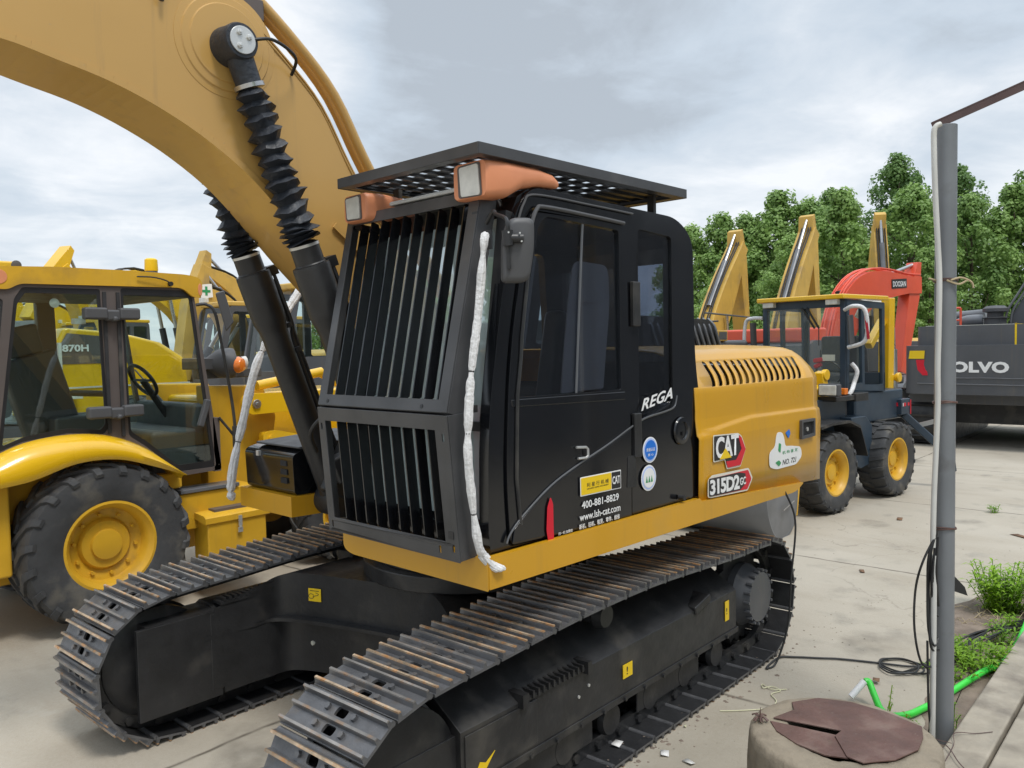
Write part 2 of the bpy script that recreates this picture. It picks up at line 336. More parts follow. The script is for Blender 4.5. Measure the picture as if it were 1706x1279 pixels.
def thing(name, label, cat, loc=(0, 0, 0), rz=0, group=None):
    o = bpy.data.objects.new(name, None); COL.objects.link(o); o.location = loc; o.rotation_euler = (0, 0, rz); o.empty_display_size = .2
    return tag(o, label, cat, group)
def tag(o, label, cat, group=None):
    o['label'] = label; o['category'] = cat
    if group: o['group'] = group
    return o
def struct(o): o['kind'] = 'structure'; return o
def copy_tree(o, parent=None, _k=None):
    _k = _k if _k is not None else {p: [c for c in COL.objects if c.parent == p] for p in COL.objects}
    c = o.copy(); COL.objects.link(c)
    if parent: c.parent = parent
    for ch in _k.get(o, []): copy_tree(ch, c, _k)
    return c
def rp(pts, r, n=5):              # rounded polygon; r one radius or one per corner
    out = []; K = len(pts)
    for i in range(K):
        a, b, c = Vector(pts[i-1]), Vector(pts[i]), Vector(pts[(i+1) % K]); q = r[i] if isinstance(r, (list, tuple)) else r
        d1, d2 = (a-b), (c-b); q = min(q, d1.length*.49, d2.length*.49)
        if q <= 1e-5: out.append(tuple(b)); continue
        p1 = b+d1.normalized()*q; p2 = b+d2.normalized()*q
        for k in range(n+1):
            t = k/n; p = p1*(1-t)**2+b*2*t*(1-t)+p2*t*t; out.append((p.x, p.y))
    return out
def spl(pts, n=8, closed=False):  # Catmull-Rom
    pts = [Vector(p) for p in pts]; K = len(pts); out = []
    g = (lambda i: pts[i % K]) if closed else (lambda i: pts[max(0, min(K-1, i))])
    for i in range(K if closed else K-1):
        a, b, c, d = g(i-1), g(i), g(i+1), g(i+2)
        for k in range(n):
            t = k/n; out.append(.5*((2*b)+(c-a)*t+(2*a-5*b+4*c-d)*t*t+(3*b-a-3*c+d)*t**3))
    if not closed: out.append(pts[-1])
    return out
def circ(cx, cy, r, n=20, ry=None): return [(cx+r*math.cos(2*math.pi*i/n), cy+(ry or r)*math.sin(2*math.pi*i/n)) for i in range(n)]
def text(name, body, m, parent, o, right, up, w, h, t=.0012, fat=0., shear=0., xf=ID, local=False, spacing=1.):
    """lettering fitted into a w x h box whose lower left corner is o"""
    cu = bpy.data.curves.new(name, 'FONT'); cu.body = body; cu.size = 1; cu.offset = fat; cu.shear = shear; cu.resolution_u = 3; cu.extrude = .01; cu.space_character = spacing
    ob = bpy.data.objects.new(name, cu); COL.objects.link(ob)
    dg = bpy.context.evaluated_depsgraph_get(); me0 = bpy.data.meshes.new_from_object(ob.evaluated_get(dg)); bpy.data.objects.remove(ob)
    vs = [v.co.copy() for v in me0.vertices]; fs = [tuple(p.vertices) for p in me0.polygons]; bpy.data.meshes.remove(me0)
    if not vs: return None
    x0 = min(v.x for v in vs); x1 = max(v.x for v in vs); y0 = min(v.y for v in vs); y1 = max(v.y for v in vs)
    right, up, o = Vector(right), Vector(up), Vector(o); n = right.cross(up).normalized()
    b = MB(xf); b.add([o+right*((v.x-x0)/(x1-x0)*w)+up*((v.y-y0)/(y1-y0)*h)+n*(t if v.z > 0 else 0) for v in vs], fs)
    return b.build(name, m, parent, local=local, sm=0)
# ================================================================ SETTING
b = MB(); n = 60
g = MB(); g.add([(-600, -600, 0), (600, -600, 0), (600, 600, 0), (-600, 600, 0)], [(0, 1, 2, 3)])
struct(g.build('ground', 'ground', sm=0))
pv = MB(); pv.box(-30, 6, 2.43, 2.615, -.1, .115)
for i in range(9): pv.box(-30+4*i, -26.02+4*i, 2.63, 9, -.1, .11)
struct(pv.build('pavement', 'conc', bev=.012))
def patch(name, pts, z, m, r=.3):
    k = MB(); q = spl([(x, y, 0) for x, y in pts], 5, True); random.seed(3)
    q = [Vector((p.x+random.uniform(-.02, .02), p.y+random.uniform(-.02, .02), 0)) for p in q]
    c = sum(q, Vector())/len(q); N_ = len(q)
    vs = [(p.x, p.y, .002) for p in q]+[((p.x*.6+c.x*.4), (p.y*.6+c.y*.4), z) for p in q]+[(c.x, c.y, z)]
    k.add(vs, [(i, (i+1) % N_, N_+(i+1) % N_, N_+i) for i in range(N_)]+[(N_+i, N_+(i+1) % N_, 2*N_) for i in range(N_)])
    return struct(k.build(name, m))
patch('soil', [(-.75, 2.425), (-.9, 2.3), (-1.3, 2.2), (-1.8, 2.12), (-2.4, 1.98), (-3.1, 1.85), (-3.9, 2.0), (-4.6, 2.3), (-4.7, 2.425), (-3, 2.428), (-1.7, 2.428)], .012, 'soil')
# ================================================================ CRAWLER EXCAVATOR (main subject)
EX = thing('crawler_excavator', 'large yellow crawler excavator in front, black cab behind a louvred steel guard, long bare tracks', 'excavator')
G0 = .995
def track_path(n):
    pts = [(1.35, .785), (1.0, .803), (.6, .825), (.2, .832), (-.2, .825), (-.8, .79), (-1.1, .775), (-1.4, .768)]
    for k in range(1, 12): a = R(90+180*k/12); pts.append((-1.49+.375*math.cos(a), .395+.375*math.sin(a)))
    pts += [(-1.49, .024), (-.8, .022), (0, .022), (.8, .022), (1.49, .026)]
    for k in range(1, 12): a = R(-90+180*k/12); pts.append((1.49+.37*math.cos(a), .40+.37*math.sin(a)))
    pts.append((1.49, .772))
    q = spl([(p[0], p[1], 0) for p in pts], 6, True); L_ = [0]
    for i in range(len(q)): L_.append(L_[-1]+(q[(i+1) % len(q)]-q[i]).length)
    tot = L_[-1]; out = []; j = 0
    for k in range(n):
        s_ = tot*k/n
        while L_[j+1] < s_: j += 1
        f = (s_-L_[j])/(L_[j+1]-L_[j]); p = q[j].lerp(q[(j+1) % len(q)], f); out.append(p)
    return out, tot
def shoe_mesh(kind, hw=.25, p=.192):
    b = MB(); b.mi = 0
    hs = lambda x: [rp([(x-.018, -.032), (x+.018, -.032), (x+.018, .032), (x-.018, .032)], .012, 3)]
    b.plate((0, 0, -.012), (1, 0, 0), (0, 1, 0), [(-p*.40, -hw), (p*.46, -hw), (p*.46, hw), (-p*.40, hw)], .012, hs(-.036)+hs(.036))
    for i_, f_ in enumerate(b.f):
        if all(b.v[j_].z < -.006 for j_ in f_): b.m[i_] = 3
    # curled trailing lip that the next shoe laps over
    b.sweep([(-p*.40, -hw+.004, -.008), (-p*.40, hw-.004, -.008)], .0125, 10)
    for x in (-.036, .036):
        for y in (-.078, .078): b.cyl((x, y, -.002), (x, y, .014), .0135, 6)
    for i, (x, h) in enumerate(((-.066, .026), (0.002, .023), (.073, .027))):
        b.mi = 0
        b.add([(x-.011, -hw, 0), (x+.011, -hw, 0), (x+.006, -hw, h*.8), (x-.006, -hw, h*.8), (x-.011, hw, 0), (x+.011, hw, 0), (x+.006, hw, h*.8), (x-.006, hw, h*.8)],
              [(0, 1, 2, 3), (4, 7, 6, 5), (1, 5, 6, 2), (3, 2, 6, 7), (0, 3, 7, 4)])
        b.mi = 1 if (kind == 0 or (kind == 1 and i == 2) or (kind == 2 and i != 1)) else 2
        b.add([(x-.0066, -hw-.001, h*.75), (x+.0066, -hw-.001, h*.75), (x+.005, -hw-.001, h), (x-.005, -hw-.001, h), (x-.0066, hw+.001, h*.75), (x+.0066, hw+.001, h*.75), (x+.005, hw+.001, h), (x-.005, hw+.001, h)],
              [(0, 1, 2, 3), (4, 7, 6, 5), (1, 5, 6, 2), (3, 2, 6, 7), (0, 3, 7, 4)])
    return b
NS = 45
random.seed(11)
shoe_proto = []
for side in (1, -1):
    pts, tot = track_path(NS*2)
    q = pts
    chain = MB()
    for yy in (-.075, .075):
        
        ring = []
        for i in range(len(q)):
            t = (q[(i+1) % len(q)]-q[i-1]).normalized(); nn = Vector((t.y, -t.x, 0))   # outward
            ring.append((q[i], nn))
        for i in range(0, len(q), 2):
            a, na = ring[i]; c_, nc = ring[(i+1) % len(q)]; d, nd = ring[(i+2) % len(q)]
            w = .018; y0 = side*G0+yy
            for (P0, N0), (P1, N1) in (((a, na), (c_, nc)), ((c_, nc), (d, nd))):
                vs = []
                for P, Nn in ((P0, N0), (P1, N1)):
                    for o_ in (-.013, -.078):
                        for s_ in (-w, w): v = P+Nn*o_; vs.append((v.x, y0+s_, v.y))
                chain.add(vs, [(0, 1, 3, 2), (4, 6, 7, 5), (0, 4, 5, 1), (2, 3, 7, 6), (0, 2, 6, 4), (1, 5, 7, 3)])
            chain.cyl((d.x-nd.x*.045, side*G0+yy*1.5, d.y-nd.y*.045), (d.x-nd.x*.045, side*G0-.02*yy/abs(yy), d.y-nd.y*.045), .022, 10)
    for i in range(0, len(q), 2):
        a, na = q[i], None
    TR = chain.build('track_chain', 'mblk', EX)
    TR['label'] = 'near track, whole length in view' if side > 0 else 'far track beside the wheeled machine'
    q, tot = track_path(NS)
    for i in range(NS):
        p0 = q[i-1]; p1 = q[(i+1) % NS]; t = (p1-p0).normalized(); c_ = q[i]
        tx, tz = -t.x, -t.y                     # toward the front on the upper run
        nx, nz = tz*-1, tx
        nx, nz = (t.y, -t.x)
        k = random.choice((0, 1, 2, 0, 3, 0))
        Mx = Matrix(((tx, 0, nx, c_.x), (0, 1, 0, side*G0), (tz, 0, nz, c_.y), (0, 0, 0, 1)))
        if Mx.determinant() < 0: pass
        key = k
        while len(shoe_proto) <= 3:
            sh = shoe_mesh(len(shoe_proto)); ob = sh.build('track_shoe', ['steel', 'rust', 'worn', 'mblk'], TR, local=True, sm=30); me = ob.data; bpy.data.objects.remove(ob); shoe_proto.append(me)
        o = bpy.data.objects.new('track_shoe', shoe_proto[key]); COL.objects.link(o); o.parent = TR
        th = math.atan2(-tz, tx)
        # rotation about y taking local x to the travel direction and local z outward
        o.rotation_mode = 'XYZ'; zdir = Vector((nx, 0, nz)); xdir = Vector((tx, 0, tz)); ydir = zdir.cross(xdir)
        Rm = Matrix((xdir, ydir, zdir)).transposed()
        o.location = (c_.x, side*G0, c_.y); o.rotation_euler = Rm.to_euler()
# track frames
for side in (1, -1):
    s = side; f = MB()
    # section (y offset from track centre outward, z)
    sec = [(.155, .285), (.155, .52), (-.05, .655), (-.15, .655), (-.25, .60), (-.25, .20), (-.02, .20), (.10, .285)]
    x0, x1 = -1.19, 1.22
    def prism(b, sec, x0, x1, slope0=0):
        A = [(x0+(slope0*(z-.285) if y > .1 else 0), s*(G0+y), z) for y, z in sec]; B = [(x1, s*(G0+y), z) for y, z in sec]; n_ = len(sec)
        fs = [(i, (i+1) % n_, n_+(i+1) % n_, n_+i) for i in range(n_)]+[tuple(range(n_))[::-1], tuple(range(n_, 2*n_))]
        if s > 0: fs = [t[::-1] for t in fs]
        b.add(A+B, fs)
    prism(f, sec, x0, x1)
    prism(f, [(y+.006 if y > 0 else y, z) for y, z in [(.155, .25), (.155, .285), (.03, .285), (.03, .25)]], x0-.02, x1)
    # idler yoke guards
    f.box(1.2, 1.66, s*(G0-.25), s*(G0-.22), .15, .63); f.box(1.2, 1.60, s*(G0-.22), s*(G0-.02), .60, .63); f.box(1.2, 1.62, s*(G0+.10), s*(G0+.125), .24, .50)
    f.box(.75, 1.2, s*(G0+.156), s*(G0+.162), .30, .50)
    f.box(1.14, 1.26, s*(G0-.252), s*(G0-.2), .19, .615)
    FR = f.build('track_frame', 'mblk', EX, bev=.012)
    if s > 0:
        # notched step with two ears
        k = MB()
        for i in range(11):
            x = .42+i*.036; k.box(x, x+.012, s*(G0+.09), s*(G0+.175), .52, .552)
        k.box(.40, .83, s*(G0+.10), s*(G0+.165), .515, .53); k.box(.37, .40, s*(G0+.03), s*(G0+.185), .50, .56); k.box(.83, .87, s*(G0+.03), s*(G0+.185), .50, .56)
        k.build('step', 'mblk', FR)
        k = MB(); k.beam((-.66, G0+.02, .52), (-.84, G0+.02, .56), .30, .05); k.build('lug', 'mblk', FR, bev=.01)
        # bolts, weld dots
        for x, z in ((.36, .43), (.44, .40), (1.0, .45), (1.07, .40), (.95, .34)): k = MB(); k.cyl((x, s*(G0+.155), z), (x, s*(G0+.1605), z), .008, 8); k.build('bolt', 'silver', FR)
        for i in range(12): x = -1.05+.185*i; k = MB(); k.cyl((x, G0+.155, .262), (x, G0+.172, .262), .011, 6); k.build('flange_bolt', 'mblk', FR)
        for a_, b_ in ((-.78, -.12), (.28, .86)): k = MB(); k.box(a_, b_, G0+.105, G0+.118, .11, .25); k.build('roller_guard', 'mblk', FR, bev=.006)
        for (x, z, w, h) in ((.03, .40, .085, .07), (-1.06, .42, .05, .12)):
            k = MB(); k.box(x-w/2, x+w/2, G0+.158, G0+.161, z-h/2, z+h/2); kk = k.build('warning_sticker', 'yv', FR)
            text('lettering', '!', 'dkv', FR, (x+.012, G0+.1612, z-.02), (-1, 0, 0), (0, 0, 1), .012, .04, .0006)
        k = MB(); k.plate((1.12, G0+.1625, .29), (-1, 0, 0), (0, 0, 1), [(0, 0), (.09, .09), (.035, .06), (0, .075), (-.03, .03)], .002); k.build('arrow_sticker', 'yv', FR)
    else:
        k = MB(); k.box(.86, 1.20, s*(G0-.26), s*(G0-.17), .655, .672)
        for i in range(10): k.box(.87+i*.033, .885+i*.033, s*(G0-.26), s*(G0-.17), .67, .69)
        k.build('step', 'mblk', FR)
        k = MB(); k.box(.0, .35, s*(G0-.32), s*(G0-.16), .60, .80); k.build('motor_cover', 'mblk', FR, bev=.02)
    # wheels of the track
    k = MB(); k.lathe((1.49, s*G0-.12, .40), (0, 1, 0), [(.05, -.01), (.05, .0), (.24, .0), (.29, .02), (.29, .09), (.305, .10), (.305, .14), (.29, .15), (.29, .22), (.24, .24), (.05, .24), (.05, .25)], 40)
    k.build('idler', 'mblk', EX)
    k = MB(); nt = 42; o_ = []
    for i in range(nt): a = 2*math.pi*i/nt; r_ = .285 if i % 2 else .325; o_.append((r_*math.cos(a), r_*math.sin(a)))
    k.plate((-1.49, s*(G0)-.025, .40), (1, 0, 0), (0, 0, -1), o_, .05)
    k.build('sprocket', 'mblk', EX)
    k = MB(); yb = s*(G0+.02); k.lathe((-1.50, yb, .40), (0, s, 0), [(.20, 0), (.20, .05), (.185, .07), (.165, .13), (.158, .155), (.06, .162)], 48)
    for i in range(18): a = 2*math.pi*i/18; k.cyl((-1.50+.172*math.cos(a), yb+s*.12, .40+.172*math.sin(a)), (-1.50+.172*math.cos(a), yb+s*.160, .40+.172*math.sin(a)), .010, 6)
    k.build('final_drive', 'vgry', EX)
    for x in (-1.0, -.62, -.25, .12, .5, .88, 1.15):
        k = MB(); k.lathe((x, s*G0-.12, .165), (0, 1, 0), [(.03, 0), (.075, 0), (.085, .03), (.07, .06), (.07, .18), (.085, .21), (.075, .24), (.03, .24)], 20)
        k.build('track_roller', 'mblk', FR)
    for x in (.15,):
        k = MB(); k.lathe((x, s*G0-.12, .70), (0, 1, 0), [(.055, 0), (.065, .05), (.05, .07), (.05, .17), (.065, .19), (.055, .24)], 20); k.build('carrier_roller', 'mblk', FR)
# carbody between the tracks
front = spl([(1.24, -.742), (.97, -.735), (.80, -.69), (.66, -.31), (.56, .16), (.62, .45), (.84, .742)], 7)[0:]
def wallstrip(b, cv, z0, z1, off0=0, off1=0):
    vs = [(p.x+off0, p.y, z0(p) if callable(z0) else z0) for p in cv]+[(p.x+off1, p.y, z1(p) if callable(z1) else z1) for p in cv]; n_ = len(cv)
    b.add(vs, [(i, i+1, n_+i+1, n_+i) for i in range(n_-1)])
fr3 = [Vector((p.x, p.y, 0)) for p in front]
top = lambda p: .755-.11*max(0, min(1, (p.x-.78)/.45)) if p.y < 0 else .755-.13*max(0, min(1, (p.y-.3)/.44))
low = lambda p: (.50 if p.y > -.7 else .50)-.0
k = MB()
wallstrip(k, fr3, low, top)
wallstrip(k, fr3, low, low, 0, .055); wallstrip(k, fr3, lambda p: low(p)-.02, low, .055, .055); wallstrip(k, fr3, lambda p: .16, lambda p: low(p)-.02, -.05, -.05); wallstrip(k, fr3, lambda p: low(p)-.02, lambda p: low(p)-.02, -.05, .055)
vs = []; n_ = len(fr3)
k.add([(p.x, p.y, top(p)) for p in fr3]+[(-p.x*.9, p.y, .755) for p in fr3], [(i, n_+i, n_+i+1, i+1) for i in range(n_-1)])
k.add([(-p.x*.9, p.y, .2) for p in fr3]+[(-p.x*.9, p.y, .755) for p in fr3], [(i, i+1, n_+i+1, n_+i) for i in range(n_-1)])
CB = k.build('carbody', 'mblk', EX, sm=40)
k = MB(); k.cyl((0, 0, .75), (0, 0, .84), .62, 56); k.cyl((0, 0, .84), (0, 0, 1.0), .56, 56); k.build('slewing_ring', 'mblk', EX, bev=.008)
k = MB(); sx, sy = .682, -.40; d = Vector((-.36, 1.0, 0)).normalized(); d = Vector((.66-.80, -.31+.69, 0)).normalized()
k.plate(Vector((.741, -.565, .60))+Vector((.006, 0, 0)), d, (0, 0, 1), [(0, 0), (.085, 0), (.085, .075), (0, .075)], .002)
k.build('warning_sticker', 'yv', CB)
k = MB()
o_ = Vector((.741, -.565, .60))+Vector((.0085, 0, 0)); P_ = lambda a, c: o_+d*a+Vector((0, 0, c))
k.sweep([P_(.02+.018*math.cos(t*.5), .03+.014*math.sin(t*.5)) for t in range(13)], .0016, 4); k.sweep([P_(.05+.02*math.sin(t*.4), .052-.028*t/12) for t in range(13)], .0016, 4)
k.sweep([P_(.012, .062), P_(.073, .062)], .002, 4); k.build('lettering', 'dkv', CB)
for x, y, z in ((.74, -.60, .33), (.66, -.42, .36), (.61, -.25, .39), (.55, .0, .42)): k = MB(); k.cyl((x-.12, y, z), (x-.03, y, z), .014, 8); k.build('plug_or_hole_light', 'ofw', CB)  # pale discs painted as daylight showing through holes in the wall
# ---------------------------------------------------------------- upper works (frame UX)
def U(): return MB(UX)
k = U()
side = rp([(1.04, 1.075), (1.04, 1.205), (-.58, 1.203), (-.60, 1.185), (-1.90, 1.115), (-1.78, 1.068)], [.004, .004, .004, .004, .03, .12])
k.plate((0, 1.245, 0), (1, 0, 0), (0, 0, 1), side, .03)
dk = [(1.041, .31), (1.041, 1.243), (-.59, 1.243), (-.59, 1.18), (-1.80, 1.18), (-1.9, 1.0), (-2.0, .8), (-2.0, -1.243), (.80, -1.243), (.80, -.64), (.45, -.60), (.45, .26), (.98, .26)]
k.plate((0, 0, 1.078), (1, 0, 0), (0, 1, 0), dk, .12)
DK = k.build('upper_frame', 'cat', EX, bev=.006)
k = U(); k.plate((1.0425, .31, 1.07), (0, 1, 0), (0, 0, 1), rp([(-.07, .02), (.0, 0), (.933, 0), (.933, .133), (-.07, .133)], [.05, .03, .004, .004, .01]), .004)
k.build('front_skirt', 'cat', DK, bev=.003)
# hood with slots
NSL = 15
prof = [(1.215, 1.10), (1.217, 1.30), (1.220, 1.45)]+[(1.222-.001*i, 1.515+.009*i) for i in range(14)]+[(1.210, 1.68), (1.206, 1.765), (1.203, 1.80)]
arc = [(1.190, 1.822), (1.160, 1.862), (1.115, 1.905), (1.07, 1.945), (1.01, 1.983)]
sl = spl([(p[0], p[1], 0) for p in [prof[-1]]+arc], 5)
tail = [(.94, 2.005), (.8, 2.018), (.5, 2.03), (.2, 2.03), (-.3, 2.03), (-.9, 2.02), (-1.12, 1.95), (-1.2, 1.75), (-1.2, 1.1)]
rows = [(p[0], p[1], None) for p in prof]+[(p.x, p.y, i/(len(sl)-1)) for i, p in enumerate(sl)][1:]+[(p[0], p[1], None) for p in tail]
def uend(z): return -2.2-.08*max(0, min(1, (z-1.78)/.22))
def ustart(z): return -.60
H = U(); grid = []; cs0 = 0
lo_t, hi_t = .0, .80
for (v, z, t) in rows:
    zb = z
    sh = (t if t is not None else (0 if z < 1.81 and v > 1 else 1))
    row = [ustart(z)]
    ends = uend(z)
    row.append(ustart(z)-.05)
    for i in range(NSL):
        c_ = -.806-.0796*i+sh*1.2*(-.111-.0044*i)
        w = .019
        if t is not None:
            if t < lo_t or t > hi_t: w = .019
            else:
                q_ = min((t-lo_t)/.07, (hi_t-t)/.07, 1); w = .0205*math.sqrt(max(0.0004, 1-(1-q_)**2))
        row += [c_+w, c_-w]
    row += [row[-1]+(ends-row[-1])*f_ for f_ in (.35, .7, 1)]
    pts = []
    for u_ in row:
        vv, zz = v, z
        u_ = max(u_, ends)
        if v > 1.1 and z < 1.7:          # crease sweeping back, lower half stands proud; bottom follows the deck
            x_ = (-.6-u_)/1.6
            zc = 1.535+.075*min(1, x_*2.6)**.7-.02*x_
            k_ = max(0, min(1, (zc-z)/.012+.5)); vv += .012*k_
            if z <= 1.101: zz = 1.180-.085*x_
        # rear corner turns in
        e = (-2.12-u_)/.25
        if e > 0 and v > .9: vv -= .05*e*e
        pts.append((u_, vv, zz))
    grid.append(pts)
nr, nc = len(grid), len(grid[0]); vs = [p for r_ in grid for p in r_]; fs = []
for i in range(nr-1):
    t0, t1 = rows[i][2], rows[i+1][2]
    ins = t0 is not None and t1 is not None and t0 >= lo_t-1e-6 and t1 <= hi_t+1e-6
    for j in range(nc-1):
        if ins and 2 <= j < 2+2*NSL and (j-2) % 2 == 0: continue
        fs.append((i*nc+j, (i+1)*nc+j, (i+1)*nc+j+1, i*nc+j+1))
H.add(vs, [f[::-1] for f in fs])
k = U(); k.box(-1.7, .5, -.6, .6, .98, 1.077); k.build('belly_plate', 'mblk', EX, bev=.01)
HD = H.build('engine_cover', 'cat', EX, sm=50, solid=.006)
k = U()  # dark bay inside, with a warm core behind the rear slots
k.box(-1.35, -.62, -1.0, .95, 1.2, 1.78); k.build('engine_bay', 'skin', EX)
k = U(); k.box(-1.36, -2.0, -.9, .85, 1.2, 1.5)
for i in range(7): k.beam((-1.4-.08*i, 1.0, 1.70), (-1.46-.08*i, .9, 1.95), .02, .02)
k.build('radiator_frame', 'bhy2', EX)
k = U(); k.box(-2.195, -2.17, -1.1, 1.14, 1.1, 1.72); k.box(-2.17, -.62, -1.19, -1.17, 1.1, 1.7); k.build('rear_panel', 'cat', EX, bev=.004)
k = U(); cw = [(-2.19, -1.15), (-2.19, 1.1)]+[(-2.19-.33*math.sin(math.pi*t/12), 1.1-2.25*t/12) for t in range(1, 12)]
k.plate((0, 0, 1.02), (1, 0, 0), (0, 1, 0), cw, .86); CWT = k.build('counterweight', 'vgry', EX, bev=.03)
# latch, stickers and lettering on the hood
k = U(); k.plate((-1.957, 1.235, 1.465), (-1, 0, 0), (0, 0, 1), rp([(-.105, -.062), (.105, -.056), (.105, .064), (-.105, .066)], .008), .018, [rp([(-.085, -.044), (.085, -.038), (.085, .046), (-.085, .048)], .008)])
LT = k.build('latch', 'gry', HD, bev=.003)
k = U(); k.box(-2.045, -1.87, 1.2225, 1.2385, 1.422, 1.512); k.build('latch_recess', 'skin', LT); k = U(); k.cyl((-1.957, 1.2385, 1.462), (-1.957, 1.245, 1.462), .014, 12); k.build('lock', 'silver', LT)
SV = 1.2375
def hood_plate(name, m, pts, off, t=.0016, r=.004, holes=()):
    k = U(); k.plate((0, SV+off, 0), (-1, 0, 0), (0, 0, 1), rp([(-p[0], p[1]) for p in pts], r, 3), t, holes); return k.build(name, m, HD, sm=20)
RT, UP = (-1, 0, 0), (0, 0, 1)
hood_plate('emblem_border', 'ofw', [(-.735, 1.382), (-.735, 1.535), (-1.02, 1.522), (-1.062, 1.50), (-1.112, 1.42), (-1.045, 1.322), (-.885, 1.325), (-.862, 1.382)], .0, r=.012)
hood_plate('emblem_back', 'dkv', [(-.743, 1.389), (-.743, 1.528), (-1.018, 1.516), (-1.055, 1.495), (-1.085, 1.42), (-1.035, 1.345), (-.88, 1.348), (-.866, 1.389)], .0018, r=.01)
hood_plate('emblem_red', 'redv', [(-1.012, 1.512), (-1.052, 1.495), (-1.103, 1.42), (-1.04, 1.332), (-.89, 1.334), (-.873, 1.372), (-.99, 1.368), (-1.055, 1.425)], .0036, r=.004)
text('lettering', 'CAT', 'wht', HD, (-.756, SV+.0053, 1.396), RT, UP, .262, .124, .0012, fat=.03, xf=UX, spacing=.88)
k = U(); k.plate((0, SV+.0068, 0), (-1, 0, 0), (0, 0, 1), [(.795, 1.392), (.93, 1.39), (.861, 1.45)], .0012); k.build('emblem_triangle', 'yv', HD)
hood_plate('model_border', 'ofw', [(-.672, 1.195), (-.675, 1.29), (-.72, 1.312), (-1.145, 1.302), (-1.195, 1.235), (-1.13, 1.168), (-.70, 1.187)], .0, r=.012)
hood_plate('model_back', 'redv', [(-.69, 1.203), (-.69, 1.295), (-1.135, 1.292), (-1.176, 1.233), (-1.125, 1.178), (-.70, 1.195)], .0018, r=.01)
hood_plate('model_shadow', 'dkv', [(-.682, 1.203), (-.682, 1.297), (-1.02, 1.290), (-1.10, 1.275), (-1.10, 1.215), (-1.035, 1.186), (-.69, 1.196)], .0036, r=.008)
text('lettering', '315D2', 'wht', HD, (-.690, SV+.0053, 1.203), (-1, 0, -.03), UP, .335, .086, .0012, fat=.035, xf=UX, spacing=.9)
text('lettering', 'GC', 'wht', HD, (-1.03, SV+.0053, 1.212), RT, UP, .072, .045, .0012, fat=.02, xf=UX)
# white tag with handwriting (plain rounded sticker)
hood_plate('inspection_sticker', 'wht', [(-1.42, 1.36), (-1.42, 1.27), (-1.52, 1.245), (-1.80, 1.245), (-1.89, 1.29), (-1.87, 1.355), (-1.72, 1.375), (-1.64, 1.38), (-1.63, 1.43), (-1.60, 1.475), (-1.53, 1.478), (-1.51, 1.44), (-1.50, 1.39)], -.004, r=.03)
text('lettering', 'NO. 721', 'dkv', HD, (-1.60, SV-.002, 1.262), RT, UP, .2, .034, .0008, fat=.01, xf=UX, shear=.2)
text('lettering', '机 构 鉴 定', 'grv', HD, (-1.60, SV-.002, 1.33), RT, UP, .22, .022, .0008, xf=UX)
hood_plate('sticker_leaf', 'grv', [(-1.50, 1.29), (-1.55, 1.26), (-1.58, 1.28), (-1.55, 1.30)], -.002, r=.008); hood_plate('sticker_figure', 'grv', [(-1.54, 1.36), (-1.57, 1.345), (-1.58, 1.40), (-1.55, 1.41)], -.002, r=.008)
hood_plate('blue_fan_sticker', 'blv', [(-1.645, 1.465), (-1.70, 1.485), (-1.715, 1.455), (-1.69, 1.425)], -.003, r=.008)
k = U(); k.plate((-1.78, 1.2405, 1.09), (-1, 0, 0), (0, 0, 1), [(-.09, .0), (.08, .02), (.10, .045), (-.09, .03)], .0); 
# ---------------------------------------------------------------- cab
outl = rp([(.985, 1.205), (.995, 1.30), (.985, 1.74), (.885, 2.29), (.80, 2.62), (.70, 2.735), (-.44, 2.715), (-.60, 2.62), (-.615, 1.95), (-.68, 1.66), (-.675, 1.205)], [.0, .1, .2, .5, .09, .16, .10, .12, .25, .12, .0], 6)
dooro = rp([(.885, 1.215), (.905, 1.50), (.87, 2.05), (.73, 2.62), (.66, 2.66), (.02, 2.64), (.0, 1.65), (.012, 1.19)], [.03, .2, .4, .12, .1, .03, .2, .02], 5)
rwo = rp([(-.085, 2.625), (-.39, 2.61), (-.39, 1.79), (-.37, 1.735), (-.08, 1.66)], [.03, .03, .1, .03, .03])
k = U(); k.plate((0, 1.2, 0), (1, 0, 0), (0, 0, 1), outl, .055, [dooro, rwo])
k.plate((0, .30, 0), (1, 0, 0), (0, 0, 1), outl, .05, [rp([(.84, 1.75), (.74, 2.55), (.3, 2.6), (.25, 1.75)], .05), rp([(.15, 1.75), (.15, 2.6), (-.4, 2.6), (-.45, 1.75)], .05)])
inner = [(.955, 1.24), (.94, 1.24), (.78, 2.60), (.69, 2.70), (-.42, 2.68), (-.56, 2.60), (-.575, 1.95), (-.64, 1.66), (-.64, 1.24)]
# roof, rear wall and floor as strips
def strip(b, P, v0, v1, th):
    for i in range(len(P)-1):
        (a, z0), (c_, z1) = P[i], P[i+1]; d_ = Vector((c_-a, z1-z0)).normalized(); nn = Vector((-d_.y, d_.x))*th
        vs = [(a, v0, z0), (c_, v0, z1), (c_-nn.x, v0, z1-nn.y), (a-nn.x, v0, z0-nn.y)]; vs += [(x, v1, z) for x, _, z in vs]
        b.add(vs, [(0, 1, 2, 3), (7, 6, 5, 4), (0, 4, 5, 1), (3, 2, 6, 7), (0, 3, 7, 4), (1, 5, 6, 2)])
roofp = [(.80, 2.60), (.755, 2.69), (.69, 2.728), (.2, 2.735), (-.44, 2.712), (-.555, 2.68), (-.60, 2.60)]
strip(k, roofp[::-1], .28, 1.17, .045)
strip(k, [(-.60, 2.60), (-.612, 2.50)][::-1], .28, 1.17, .04)
strip(k, [(-.615, 1.95), (-.68, 1.66), (-.675, 1.21)][::-1], .28, 1.17, .04)
k.box(-.66, .97, .28, 1.17, 1.205, 1.24); k.box(.93, .985, .28, 1.17, 1.215, 1.30)
